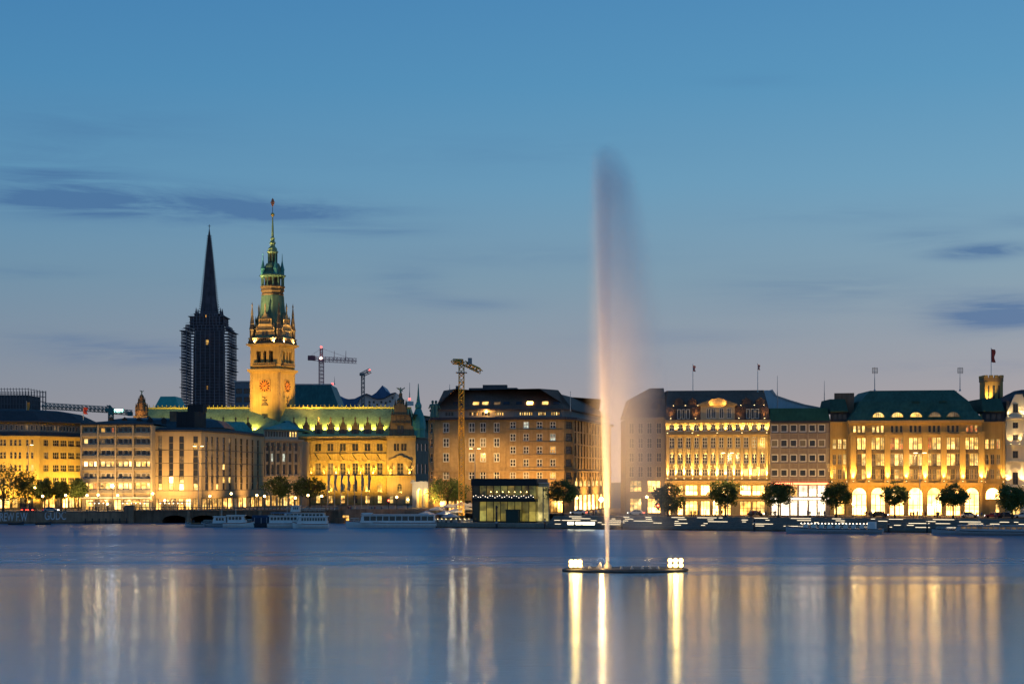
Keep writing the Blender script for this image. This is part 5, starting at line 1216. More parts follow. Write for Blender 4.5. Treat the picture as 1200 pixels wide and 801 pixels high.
def white_building():
    f = Fac(1178.5, 445, 1262, 442)
    b = thing('white_gabled_building', 'cream building with dark steep roof cut by the frame edge', 'building', f.at(0))
    st = surf('cream stucco', (.60,.54,.42), .8, .12); zt = f.z(490, 0); fp = foot([f], 20); shell(b, fp, STREET-.1, STREET+zt, st, {0})
    ops = []
    for z0, z1 in zr(f, 1190, ((494.5,501.5),(509,515.5),(528,536.5),(553,567.5))): ops += [(u0, u1, z0, z1) for u0, u1 in cols_of(f, [1190+18*i for i in range(4)], 6.4)]
    sh = [(f.u(1184+18*i), f.u(1196+18*i), .2, 5) for i in range(4)]
    wall(b, f, 0, f.L, -.1, zt, ops+sh, st)
    for o in ops: win(b, f, o, 2, 2, gl, dark_f)
    for o in sh: win(b, f, o, 2, 1, p_gold, dark_f, 'shop_window')
    for py, pr in ((490,.9),(522,.5),(541,.6),(570,.6)): band(b, f, -.05, f.L, f.z(py,0)-.2, f.z(py,0)+.3, pr, st)
    for c in [1190+18*i for i in range(4)]: onfm(MB().xz([(-1.5,0),(1.5,0),(0,1.1)], -.35, .02), 'window_hood', st, b, f, f.u(c), 0, f.z(551, 0))
    roof(b, fp, [(0, STREET+zt+.3), ([.6,.3,.6,.5], STREET+f.z(470,0)), ([7,3.4,6,6], STREET+f.z(455,0))], slate)
    onfm(MB().xz([(f.u(1179.5),zt+.3),(f.u(1203),zt+.3),(f.u(1203),f.z(475,0)),(f.u(1198),f.z(462,0)),(f.u(1190),f.z(462,0)),(f.u(1182),f.z(478,0))], -.05, 2), 'gable', st, b, f)
    win(b, f, (f.u(1187), f.u(1193), f.z(483,0), f.z(473,0)), 2, 1, gl, dark_f, 'gable_window', -.2)
    for px in (1181, 1198, 1216): uplight(b, f, f.u(px), f.z(569.5, 0), 80, (1,.66,.26), 3.5, 1.2, 60); uplight(b, f, f.u(px), f.z(489, 0), 16, (1,.70,.28), 2, 1.0, 90)
    for px in (1184, 1194): uplight(b, f, f.u(px), f.z(521, 0), 26, (1,.66,.26), 2, 1.0, 70)
white_building()

# ---- glass pavilion on the quay
def pavilion():
    a = QR.at(QR.u(553), 11, 0); D = 452.0
    f = Fac(553.5, 454, 628, 450, 1.25)
    b = thing('glass_pavilion', 'dark framed glass cube pavilion glowing yellow on the quay', 'pavilion', f.at(0))
    zt = f.z(560.5); z = lambda py: f.z(py); L_ = f.L; dp = 14
    zf0, zf1 = z(610), z(587.5); zc0, zc1 = z(584), z(569)
    fr = surf('black steel', (.03,.032,.035), .4, .1); pan = room('pavilion glass', (.80,.60,.10), .40, lo=.45, hi=1.35, scale=.35, c2=(.7,.62,.13)); pan2 = room('pavilion upper glass', (.85,.52,.09), .34, lo=.1, hi=1.7, scale=.3, c2=(.6,.6,.15))
    onfm(MB().box(-.3,L_+.3,-.3,dp,zc1,zt), 'roof', fr, b, f); onfm(MB().box(0,L_,-.6,dp-.2,zf1,zc0), 'upper_floor', fr, b, f); onfm(MB().box(0,L_,0,dp,-.2,.35), 'base', fr, b, f)
    n = 9
    for (z0, z1, p, nm) in ((.35, zf1, pan, 'glass_panel'), (zc0, zc1, pan2, 'upper_glass_panel')):
        for i in range(n):
            u0, u1 = L_*i/n, L_*(i+1)/n; onfm(MB().box(u0+.09,u1-.09,.3,.36,z0,z1), nm, glass('dim glass', (.03,.04,.02)) if i == 0 else p, b, f)
        for i in range(n+1): onfm(MB().box(-.08,.08,.12,.42,z0,z1), 'mullion', fr, b, f, L_*i/n)
    for x in (0, L_):
        onfm(MB().box(x-.04,x+.04,.5,dp-.3,.35,zf1), 'side_glass', pan, b, f); onfm(MB().box(x-.04,x+.04,.5,dp-.3,zc0,zc1), 'upper_side_glass', pan2, b, f)
    onfm(MB().box(0,L_,dp-.3,dp-.1,.35,zc1), 'rear_wall', fr, b, f)
    onfm(MB().box(.3,L_-.3,-.75,-.68,zc0,zc0+.95), 'balustrade', glass('balustrade glass', (.05,.06,.06)), b, f)
    m = MB()
    for i in range(26): m.ball((.5+i*(L_-1)/25, -.8, zc0+.6+.3*math.sin(i*1.9)), .075, 5)
    onfm(m, 'string_light', lamp('string light', (1,.8,.55), 6), b, f)
    onfm(MB().box(0,3.4,0,2.6,0,3.3).box(-.15,3.55,-.15,2.75,3.3,3.5), 'kiosk', surf('dark green kiosk', (.05,.07,.06)), b, f, f.u(597), -4.2, 0)
    pend = lamp('pendant lamp', (1,.65,.2), 8)
    m = MB()
    for i in range(7): m.ball((f.u(575+i*7), .18, z(576)), .13, 6)
    onfm(m, 'pendant', pend, b, f)
    g = Fac(629, 452, 644, 452, 1.25); ax = thing('pavilion_annex', 'narrow pale lit glass annex beside the dark glass cube', 'annex', g.at(0))
    onfm(MB().box(0,g.L,0,9,-.2,g.z(566)), 'wall', surf('pale render', (.4,.38,.28)), ax, g); onfm(MB().box(.35,g.L*.45,-.08,-.01,.4,g.z(570)).box(g.L*.55,g.L-.35,-.08,-.01,.4,g.z(570)), 'lit_pane', room('annex glass', (.95,.75,.25), .9, scale=.5), ax, g); onfm(MB().box(-.2,g.L+.2,-.3,9.2,g.z(566),g.z(565.2)), 'roof', white_f, ax, g)
    dw = thing('mooring_post', 'tall dark wooden post standing at the edge before the pavilion', 'post', QR.at(QR.u(583), -.7, -1)); MB().tube((0,0,0), (0,0,6.4), .28, .24, 10).lathe([(.34,6.3),(.34,6.6),(.05,7.0)], 10).build('post', metal_d, dw); MB().lathe([(.4,2.2),(.44,2.3),(.44,2.6),(.4,2.7)], 10).build('collar', metal_g, dw)
pavilion()
# ================================================================== TREES
def leaf_mat():
    m, nt, b = principled('linden leaves'); N = nt.nodes.new; L = nt.links.new
    tc = N('ShaderNodeTexCoord'); nz = N('ShaderNodeTexNoise'); nz.inputs['Scale'].default_value = .9; nz.inputs['Detail'].default_value = 4; L(tc.outputs['Object'], nz.inputs[0])
    rp = N('ShaderNodeValToRGB'); L(nz.outputs[0], rp.inputs[0]); rp.color_ramp.elements[0].position = .35; rp.color_ramp.elements[0].color = (.045,.080,.022,1)
    rp.color_ramp.elements[1].position = .68; rp.color_ramp.elements[1].color = (.14,.18,.05,1)
    L(rp.outputs[0], b.inputs['Base Color']); b.inputs['Roughness'].default_value = .6; b.inputs['Specular IOR Level'].default_value = .25
    tr = N('ShaderNodeBsdfTranslucent'); tr.inputs[0].default_value = (.10,.14,.03,1); mx = N('ShaderNodeMixShader'); mx.inputs[0].default_value = .25
    L(b.outputs[0], mx.inputs[1]); L(tr.outputs[0], mx.inputs[2]); L(mx.outputs[0], nt.nodes['Material Output'].inputs['Surface']); return m
leaves = leaf_mat(); bark = surf('bark', (.07,.055,.04), .9, .3, 1.5)
def tree(px, D, zb, top, bot, w, label, seed, group='lindens along the promenade'):
    r = random.Random(seed); t = thing('linden_tree', label, 'tree', (X(px, D), D, zb), r.uniform(0, 6), group)
    zt, zc = Z(top, D)-zb, Z(bot, D)-zb; rx = w*.57/F*D; rz = (zt-zc)/2; cz = (zt+zc)/2
    m = MB(); tw = .16+.025*rx
    m.lathe([(tw*1.5,-.1),(tw,.35),(tw*.85,zc*.7),(tw*.7,zc+rz*.3),(tw*.4,cz+rz*.3)], 8)
    for i in range(9):
        a = i*2.4+r.random(); h0 = zc*.75+i*.16*rz; q = Vector((math.cos(a)*rx*r.uniform(.45,.75), math.sin(a)*rx*r.uniform(.45,.75), cz+r.uniform(-.2,.7)*rz))
        mid = Vector((q.x*.45, q.y*.45, h0+(q.z-h0)*.6)); m.tube((0,0,h0), mid, tw*.45, tw*.28, 5); m.tube(mid, q, tw*.28, .03, 5)
        for j in range(2): m.tube(mid, q+Vector((r.uniform(-1,1), r.uniform(-1,1), r.uniform(0,.8)))*rx*.35, tw*.18, .02, 4)
    m.build('trunk', bark, t)
    m = MB(); clumps = []
    for i in range(95):
        while True:
            p = Vector((r.uniform(-1,1), r.uniform(-1,1), r.uniform(-1,1)))
            if .25 < p.length < 1.0 and r.random() < p.length: break
        p = p*r.choice((r.uniform(.8, 1.0), r.uniform(.9, 1.16)))
        if p.z < -.55: p.z = -.55-.25*r.random()
        clumps.append((p, r.uniform(.2, .36)))
    for p, s in clumps:
        c = Vector((p.x*rx*.97, p.y*rx*.97, cz+p.z*rz*.97)); cr = s*(rx+rz)*.55
        q_ = r.uniform(.75, 1.25)
        for k in range(int(38*q_)):
            d = Vector((r.gauss(0,1), r.gauss(0,1), r.gauss(0,1))).normalized()*cr*r.random()**.45
            o = c+d; sz = r.uniform(.16,.36); a = Vector((r.gauss(0,1), r.gauss(0,1), r.gauss(0,.6))).normalized(); bb = a.orthogonal().normalized(); bb = (bb+a.cross(bb)*r.uniform(-1,1)).normalized()
            m.quad(o-a*sz, o+bb*sz*.55, o+a*sz, o-bb*sz*.55)
    m.build('crown', leaves, t, fix=False); return t
def qD(px, y): return QR.at(QR.u(px), y).y
trees = [(4,505,544,591,48,'large dark tree by the embankment cut by the frame edge',0),(30,508,552,587,30,'dark rounded tree beside the big one over the graffiti wall',0),(52,512,560,586,19,'small pale tree third along the embankment from the frame edge',0),(71.5,514,563,585,16,'smallest slim tree on the embankment before the yellow block',0),(92,512,560,584,18,'small tree before the corner between yellow block and balcony block',0),
 (328,520,559,582,37,'clipped linden before the colonnaded block, nearer the bridge',0),(363,520,559,583,37,'clipped linden between colonnaded block and town hall flags',0),(525,478,560,589,46,'broad tree above the cafe umbrellas beside the glass cube',0),(660,qD(660,9.5),561,589,35,'linden beside the pavilion annex before the brick block',0),
 (783,qD(783,9.5),566,600,36,'linden veiled by fountain mist before the dim block',0),(850,qD(850,9.5),564,592,35,'round linden before the bright shops of the pilastered building',0),(912,qD(912,9.5),566,592,34,'round linden at the joint of pilastered and grey buildings',0),(980,qD(980,9.5),565,594,31,'linden at the joint of grey block and department store',0),(1048.5,qD(1048,9.5),568,592,27,'linden covering the third glowing arch of the department store',0),(1117,qD(1117,9.5),568,593,29,'linden covering the sixth glowing arch of the department store',0),(1186,qD(1186,9.5),568,599,34,'linden before the cream building at the frame edge',0)]
for i, (px, D, top, bot, w, lab, _) in enumerate(trees): tree(px, D, STREET, top, bot, w, lab, 100+i, 'trees on the embankment' if px < 100 else 'lindens along the promenade')

# ================================================================== LAMPS
def globe_lamp(px, py, D, label, power=110, zb=STREET, group='globe lamps along the waterfront'):
    t = thing('globe_lamp', label, 'street lamp', (X(px, D), D, zb), 0, group); h = Z(py, D)-zb
    MB().lathe([(.2,0),(.2,.3),(.1,.5),(.07,h-.35),(.16,h-.3)], 8).build('pole', metal_d, t); MB().ball((0,0,h), .34, 8).build('globe', bulb, t)
    point((t.location.x, D-.02, Z(py, D)), power, (1,.62,.20), .4)
gl_left = [(41,571,'the big dark tree and the yellow block'),(50,581,'the second embankment tree'),(77,580,'the two slim embankment trees'),(102,580,'the corner of the yellow block'),(115,579.5,'the first bay of the balcony block'),(126,590,'the balcony block awnings, the lowest of them'),(138,580,'the middle of the balcony block'),(179,578,'the end of the balcony block'),(193,586,'the first dark window strips'),(246,581,'the curve of the strip window block'),(271,578,'the narrow strips past the bridge middle'),(301,580,'the end of the strip window block'),(310,581,'the first column of the colonnaded block'),(346,583,'the gap between the two clipped lindens'),(361,580,'the second clipped linden'),(377,581,'the first flag of the town hall'),(465,582,'the gabled town hall pavilion'),(478,585,'the white arcade, the brightest of them')]
for px, py, where in gl_left: globe_lamp(px, py, 507 if px < 400 else 530, 'lit globe lamp on a dark pole before '+where, 190 if px == 478 else 120)
for px, py, where in ((640,584,'pavilion annex and linden'),(676,583,'brick block corner shops'),(758,582,'dim misty block'),(838,588,'pilastered building portal'),(900,586,'joint of pilastered and grey buildings'),(1000,590,'first store arch'),(1095,590,'fifth store arch')):
    globe_lamp(px, py, qD(px, 26), 'lit globe lamp on the street before the '+where, 260)
def tall_lamp(px, py, D, label, heads, power=900):
    t = thing('tall_street_lamp', label, 'street lamp', (X(px, D), D, STREET), 0, 'tall street lamps'); h = Z(py, D)-STREET
    MB().lathe([(.22,0),(.22,.6),(.13,.8),(.08,h)], 8).build('pole', metal_g, t)
    for s in ((-1, 1) if heads == 2 else (1,)):
        a = put('arm', None, t); a_ = MB().tube((0,0,h), (s*1.1,-.1,h+.25), .07, .05).build('arm', metal_g, t); bpy.data.objects.remove(a)
        MB().box(s*1.1-.5,s*1.1+.5,-.3,.1,h+.16,h+.34).build('lamp_head', metal_g, t); MB().box(s*1.1-.44,s*1.1+.44,-.34,.06,h+.06,h+.155).build('lens', lamp('tall lamp lens', (1,.72,.30), 9), t)
        spot((X(px,D)+s*1.1, D+.3, STREET+h-.3), (X(px,D)+s*4, D+14, STREET+3), power*1.6/heads, (1,.60,.20), 150, .5, .3)
tall_lamp(33,521.5,512,'tall single armed lamp rising above the embankment trees',1,500); tall_lamp(232.5,523,506,'tall twin lamp before the strip window block on the bridge',2,700)
tall_lamp(556.5,526,468,'tall twin lamp before the brick block beside the yellow crane',2,1300); tall_lamp(852.5,531,430,'tall twin lamp before the pilastered building',2,1100); tall_lamp(1078,531,416,'tall twin lamp before the department store windows',2,1100)
wl_ = thing('white_street_light', 'bright white street light on a thin pole just beside the water jet', 'street lamp', (X(704.5,440), 440, STREET)); h = Z(585,440)-STREET
MB().lathe([(.15,0),(.06,h)], 8).build('pole', metal_d, wl_); MB().ball((0,0,h), .5).build('globe', bulb_w, wl_); point((X(704.5,440), 439.4, Z(585,440)), 50, (.85,.93,1), .5)
wl_ = thing('white_street_light', 'bluish white light on a thin pole before the balcony block', 'street lamp', (X(131.5,507), 507, STREET)); h = Z(569,507)-STREET
MB().lathe([(.15,0),(.06,h)], 8).build('pole', metal_d, wl_); MB().ball((0,0,h), .45).build('globe', bulb_w, wl_); point((X(131.5,507), 506.4, Z(569,507)), 40, (.85,.93,1), .5)
for px, py, lb in ((455.5,586,'red traffic light before the town hall pavilion'),(711.5,588,'red traffic light close beside the water jet'),(771,592,'red traffic light glowing beside the misty linden')):
    D = 500 if px < 500 else 432; t = thing('traffic_light', lb, 'traffic light', (X(px,D), D, STREET)); h = Z(py,D)-STREET
    MB().tube((0,0,0),(0,0,h+.5),.09).build('pole', metal_d, t); MB().box(-.25,.25,-.2,.1,h-.9,h+.4).build('signal_head', metal_d, t); MB().ball((0,-.24,h), .26).build('red_lens', lamp('traffic red', (1,.06,.02), 16), t)
for px, lb in ((668,'low bright quay floodlight nearest the glass pavilion'),(677.5,'low bright quay floodlight between two others'),(689,'widest low bright quay floodlight, close to the water jet')):
    p = QR.at(QR.u(px), .5); t = thing('quay_floodlight', lb, 'floodlight', (p.x, p.y, .95), QR.ang, 'low quay floodlights'); w = .9 if px < 680 else 1.7
    MB().box(-w,w,0,.4,0,.9).build('housing', metal_d, t); MB().box(-w+.08,w-.08,-.05,-.005,.2,.85).build('lens', lamp('quay lens', (1,.88,.55), 9), t)

# ================================================================== CAFE TERRACE, FLAGS, AWNINGS
canvas = surf('umbrella canvas', (.42,.42,.44), .8, .08); cloth_mats = [surf('flag %s' % n, c, .8, .12) for n, c in (('white',(.36,.33,.28)),('blue',(.08,.17,.28)),('grey',(.16,.15,.15)))]
U = [(500,598,466,'lowest grey cafe umbrella, closest to the white boat stern'),(512,593,470,'second grey cafe umbrella from the white arcade'),(521,598,460,'low grey cafe umbrella above the boat stern'),(527,590,473,'high grey cafe umbrella under the broad tree'),(534,595,464,'grey cafe umbrella in the middle of the terrace'),(541,587.5,474,'highest grey cafe umbrella behind the terrace'),(545,592.5,466,'grey cafe umbrella nearer the glass cube'),(551,589,472,'grey cafe umbrella touching the glass cube corner'),(528,601,456,'front grey cafe umbrella at the terrace edge')]
for px, py, D, lb in U:
    t = thing('cafe_umbrella', lb, 'umbrella', (X(px,D), D, 1.25), rnd.random(), 'cafe umbrellas'); h = Z(py, D)-1.25
    MB().tube((0,0,0),(0,0,h),.05,.05,8).lathe([(.4,0),(.4,.12),(.06,.16)], 8).build('pole', metal_g, t)
    MB().lathe([(2.5,h-1.05),(2.5,h-.85),(1.2,h-.4),(.08,h+.05)], 8).lathe([(.02,h),(.08,h+.1),(.02,h+.2)], 6).build('canopy', canvas, t)
tbl = None; spots = []
for i in range(16): spots.append((513+i%8*5.2+rnd.uniform(-1,1), 450.5+(i//8)*5+rnd.uniform(-.8,.8)))
for i, (px, D) in enumerate(spots):
    t = thing('cafe_table', 'small white cafe table with candle light under the umbrellas', 'table', (X(px,D), D, 1.25), rnd.random()*6, 'cafe tables on the terrace')
    MB().lathe([(.38,.72),(.38,.76),(.36,.77)], 10).build('table_top', white_f, t); MB().lathe([(.25,0),(.04,.06),(.04,.72)], 8).build('leg', metal_d, t); MB().lathe([(.06,.77),(.07,.95),(.03,1.0)], 6).build('candle', lamp('candle', (1,.7,.3), 3), t)
    for k in range(2):
        a = k*PI; MB().box(-.22,.22,.6,1.0,.42,.46).box(-.22,.22,.98,1.02,.46,.9).box(-.22,-.18,.6,.64,0,.42).box(.18,.22,.6,.64,0,.42).box(-.22,-.18,.96,1.0,0,.42).box(.18,.22,.96,1.0,0,.42).build('chair', white_f, t, rz=a)
point((X(530,458), 458, 3.9), 160, WARM, .4); point((X(545,460), 460, 3.9), 160, WARM, .4)
for i, px in enumerate((384,392,399.5,407.5,415.5,423.5,431.5)):
    D = 515; t = thing('flagpole', ['white flag drooping on the first pole before the town hall','pale flag drooping on the second pole before the town hall','blue flag drooping on a pole before the town hall','white flag drooping on the middle right pole before the town hall','grey flag drooping on a pole before the town hall','pale flag on the sixth pole before the town hall','white flag on the last pole beside the gabled pavilion'][i], 'flag', (X(px,D), D, STREET), 0, 'flags before the town hall'); h = Z(553,D)-STREET
    MB().lathe([(.16,0),(.12,1),(.05,h)], 8).ball((0,0,h+.1), .12, 6).build('pole', metal_g, t)
    m = MB(); rows = []
    for k in range(9):
        z = h-.4-k*.62; rows.append([(.05,0,z),(.35+.1*math.sin(k*.8+i),-.18*math.cos(k*.7),z-.12),(.55+.12*math.sin(k*.6+i),.15,z-.3),(.66+.2*math.sin(k*.9+i),-.08,z-.42),(.66+.2*math.sin(k*.9+i),-.04,z-.42),(.55+.12*math.sin(k*.6+i),.19,z-.3),(.35+.1*math.sin(k*.8+i),-.14*math.cos(k*.7),z-.12),(.05,.04,z)])
    m.loft(rows); m.build('flag', cloth_mats[(0,0,1,0,2,0,0)[i]], t)
def flag(px, py0, py1, D, col, label, w=1.4, hh=None, name='flagpole'):
    t = thing(name, label, 'flag', (X(px,D), D, Z(py0,D))); h = Z(py1,D)-Z(py0,D)
    MB().lathe([(.16,0),(.14,.2),(.1,.3),(.06,h)], 8).ball((0,0,h), .13, 6).build('pole', white_f, t)
    if col:
        hh = hh or h*.35; rows = [[(.06,0,h-.15-hh*k/7),(w*.4,-.12+.1*math.sin(k),h-.2-hh*k/7-.1),(w*(.85+.15*math.sin(k*1.1)),.1,h-.3-hh*k/7),(w*(.85+.15*math.sin(k*1.1)),.14,h-.3-hh*k/7),(w*.4,-.08+.1*math.sin(k),h-.2-hh*k/7-.1),(.06,.04,h-.15-hh*k/7)] for k in range(8)]
        MB().loft(rows).build('flag', surf('flag cloth '+col[0], col[1], .8, .1), t)
RED = ('red', (.55,.07,.05)); OR = ('amber', (.55,.26,.07)); PINK = ('faded red', (.5,.2,.17))
flag(31,489,470,540,OR,'amber flag hanging on a pole over the yellow block roof',1.1,4.2); flag(97.5,492,476,545,RED,'red flag on a pole above the end of the yellow block',1.5,2.2)
flag(812,458,427,462,PINK,'tall pole with a short faded red pennant above the pilastered building',.8,1.6); flag(888,459,426,462,PINK,'tall pole with a faded red pennant near the end of the pilastered building roof',.7,1.4)
flag(1161.5,443,408,466,RED,'red flag limp on its pole atop the castellated tower',1.3,3.6); flag(668.5,482,459,478,None,'bare pole leaning over the brick block roof end')
aw = surf('awning canvas', (.45,.27,.16), .8, .12)
for px0, px1, D, lb in ((104,128,507,'tan awning over the cafe before the balcony block, nearer the trees'),(142,176,507,'tan awning over the cafe before the balcony block, nearer the bridge'),(186,222,507,'reddish awning over the cafe on the bridge end')):
    w = X(px1,D)-X(px0,D); t = thing('awning', lb, 'awning', (X(px0,D), D, STREET)); MB().xz([(0,2.6),(w,2.6),(w,2.85),(0,2.85)], -1.2, 2.2).build('canopy', aw, t)
    for x in (.15, w/2, w-.15): MB().tube((x,-1.0,0),(x,-1.0,2.6),.05).build('post', metal_d, t)
    m = MB()
    for i in range(int(w/1.3)): m.ball((.7+i*1.3, -1.0, 2.35), .13, 6)
    m.build('string_light', lamp('string light', (1,.8,.55), 6), t); point((X((px0+px1)/2,D), D-.3, STREET+2.1), 150, WARM, .4)
# railing on the embankment
rl = thing('embankment_railing', 'thin dark iron railing along the top of the graffiti wall', 'railing', QL.at(0)); u = QL.u(-20); bme = MB().box(0,.06,.1,.16,3.5,4.5).mesh('baluster'); bme.materials.append(metal_d)
while u < QL.L-1: onf(put('baluster', bme), rl, QL, u, 0, 0); u += 1.4
onfm(MB().box(QL.u(-20),QL.L-1,.08,.18,4.5,4.6).box(QL.u(-20),QL.L-1,.1,.15,4.0,4.06), 'handrail', metal_d, rl, QL)

# ================================================================== PEOPLE AND CARS
def person_mesh(J, E, name):
    me = bpy.data.meshes.new(name); me.from_pydata([j[0] for j in J], E, []); o = bpy.data.objects.new(name, me); COL.objects.link(o)
    sk = o.modifiers.new('skin', 'SKIN'); sb = o.modifiers.new('smooth', 'SUBSURF'); sb.levels = sb.render_levels = 1
    for i, j in enumerate(J): me.skin_vertices[0].data[i].radius = (j[1], j[1]*(j[2] if len(j) > 2 else 1))
    me.skin_vertices[0].data[0].use_root = True
    dg = bpy.context.evaluated_depsgraph_get(); ev = o.evaluated_get(dg); out = bpy.data.meshes.new_from_object(ev); out.name = name
    bpy.data.objects.remove(o); return out
def pose(step, bend):
    s = step; J = [((0,0,.98),.15,.75),((0,0,1.15),.14,.75),((0,.0,1.38),.17,.7),((0,-.01,1.52),.065),((0,-.02,1.60),.095),((0,-.03,1.72),.085)]; E = [(0,1),(1,2),(2,3),(3,4),(4,5)]
    for sd in (-1, 1):
        q = s*sd; n = len(J); J += [((sd*.10,0,.9),.095),((sd*.11,-q*.18,.5+abs(q)*.02),.062),((sd*.11,-q*.30+(.12 if q < 0 else 0),.09),.045),((sd*.12,-q*.30-.14,.04),.04)]; E += [(0,n),(n,n+1),(n+1,n+2),(n+2,n+3)]
        n = len(J); J += [((sd*.2,0,1.42),.062),((sd*.25,q*.12,1.14),.045),((sd*(.25-bend*.1),q*.2-.06-bend*.18,.92+bend*.22),.034),((sd*(.25-bend*.14),q*.22-.1-bend*.22,.82+bend*.3),.036)]; E += [(2,n),(n,n+1),(n+1,n+2),(n+2,n+3)]
    return J, E
PM = [person_mesh(*pose(.0,.15), 'person'), person_mesh(*pose(.9,.3), 'person'), person_mesh(*pose(.15,.9), 'person')]
def person_mat(i, c, leg):
    m, nt, b = principled('clothing %d' % i); N = nt.nodes.new; L = nt.links.new; tc = N('ShaderNodeTexCoord'); sp = N('ShaderNodeSeparateXYZ'); L(tc.outputs['Object'], sp.inputs[0])
    rp = N('ShaderNodeValToRGB'); rp.color_ramp.interpolation = 'CONSTANT'; mr = N('ShaderNodeMath'); mr.operation = 'DIVIDE'; mr.inputs[1].default_value = 2; L(sp.outputs['Z'], mr.inputs[0]); L(mr.outputs[0], rp.inputs[0])
    e = rp.color_ramp.elements; e[0].position = 0; e[0].color = (*leg,1); e[1].position = .475; e[1].color = (*c,1)
    q = e.new(.75); q.color = (.45,.28,.2,1); q = e.new(.845); q.color = (.06,.04,.03,1); L(rp.outputs[0], b.inputs['Base Color']); b.inputs['Roughness'].default_value = .8; return m
PMAT = [person_mat(i, c, l) for i, (c, l) in enumerate((((.04,.045,.06),(.03,.03,.045)),((.30,.27,.23),(.05,.05,.07)),((.22,.05,.05),(.03,.03,.03)),((.10,.13,.2),(.2,.17,.12))))]
PV = []
for k in range(3):
    for m in PMAT: q = PM[k].copy(); q.materials.clear(); q.materials.append(m); q.polygons.foreach_set('use_smooth', [True]*len(q.polygons)); PV.append(q)
zones = [(662,700,6,'standing by the brick block shops'),(800,845,9,'before the pilastered building portal'),(868,902,13,'in the bright light of the pilastered building shops'),(936,972,8,'before the white lit shop of the grey block'),(996,1040,8,'before the first two store arches'),(1058,1105,12,'before the middle store arches'),(1125,1178,9,'before the last store arch and wing'),(395,470,9,'on the quay before the town hall'),(100,180,8,'on the embankment before the balcony block')]
for a, c, n, where in zones:
    for i in range(n):
        px = rnd.uniform(a, c); right = px > 600; yy = rnd.choice((7.9,8.6,10.2,11.5)) if right else 3; fac = QR if right else (QC if px > 402 else QB if px > 152 else QL); p = fac.at(fac.u(px), yy)
        kind = rnd.randrange(12)
        o = put('person', PV[kind], None, (p.x, p.y, STREET), rnd.choice((0, PI, PI/2, -PI/2, rnd.uniform(0,6))) ); k = rnd.uniform(.93,1.06); o.scale = (k,k,k)
        tag(o, 'small dark silhouetted person '+where, 'person', 'people '+where)
def car_mesh():
    b = MB(); sec = [(-2.15,.55,.62,.75),(-2.1,.35,.80,.86),(-1.3,.3,.92,.9),(-.2,.3,.95,.9),(1.2,.3,.88,.9),(2.0,.32,.74,.86),(2.15,.5,.6,.74)]
    b.loft([[(x,-w,z0),(x,-w,z1-.12),(x,-w*.9,z1),(x,w*.9,z1),(x,w,z1-.12),(x,w,z0)] for x, z0, z1, w in sec])
    b.loft([[(x0,-.78,.88),(x1,-.62,1.42),(x1,.62,1.42),(x0,.78,.88)] for x0, x1 in ((-1.75,-1.2),(-1.7,-1.15),(1.1,.35),(1.2,.42))][::3])
    w = MB()
    w.xz([(-1.45,.94),(-1.12,1.36),(-.3,1.38),(-.3,.94)], -.79, -.70).xz([(-.2,.94),(-.2,1.38),(.33,1.36),(.95,.94)], -.79, -.70).xz([(-1.45,.94),(-1.12,1.36),(-.3,1.38),(-.3,.94)], .70, .79).xz([(-.2,.94),(-.2,1.38),(.33,1.36),(.95,.94)], .70, .79)
    return b.mesh('body'), w.mesh('window')
cb, cw = car_mesh()
wheel = MB().loft([[(.32*math.cos(2*PI*i/14), y, .32*math.sin(2*PI*i/14)) for i in range(14)] for y in (-.1,.1)]).mesh('wheel'); wheel.materials.append(surf('tyre', (.02,.02,.02)))
hl = MB().box(-.05,.05,-.2,.2,-.09,.09).mesh('headlight'); hl.materials.append(lamp('headlight', (1,.93,.8), 8)); tlm = MB().box(-.05,.05,-.2,.2,-.09,.09).mesh('tail_light'); tlm.materials.append(lamp('tail light', (1,.05,.02), 9)); cw.materials.append(gl)
def car(x, y, z, rz, col, label, group):
    t = thing('car', label, 'car', (x,y,z), rz, group); me = cb.copy(); me.materials.append(col); put('body', me, t); put('window', cw, t)
    for wx in (-1.35, 1.35):
        for wy in (-.8, .8): put('wheel', wheel, t, (wx, wy, .32))
    for s in (-.6, .6): put('headlight', hl, t, (2.12, s, .62)); put('tail_light', tlm, t, (-2.13, s, .68))
paint = [surf('car paint '+n, c, .3, .03, metal=.2, streak=False, spec=.5) for n, c in (('black',(.02,.02,.022)),('silver',(.4,.4,.41)),('red',(.3,.03,.03)),('white',(.65,.64,.62)))]
for i, (px, yy, c, lb) in enumerate(((1128,21,1,'silver car parked before the sixth store arch'),(1158,20.5,2,'red car before the end wing of the department store'),(1174,20.5,0,'black car between store wing and cream building'),(1194,20.5,3,'pale car before the cream building'),(866,21,0,'black car beside the linden before the pilastered building'),(720,21,1,'silver car in the mist just beside the water jet'),(1018,21,0,'black car between the first two store arches'),(650,21,3,'pale car before the brick block shops'))):
    p = QR.at(QR.u(px), yy); car(p.x, p.y, STREET+.005, QR.ang+(PI if i % 2 else 0), paint[c], lb, 'cars on the promenade street')
for px, D, c, rz, lb in ((28,492,2,PI/2+.3,'red car with glowing tail lights under the embankment trees'),(38,491,0,PI/2,'black car with red tail lights beside the single armed lamp'),(60,494,1,0,'silver car on the embankment behind the faded graffiti')):
    car(X(px,D), D, STREET, rz, paint[c], lb, 'cars on the embankment')

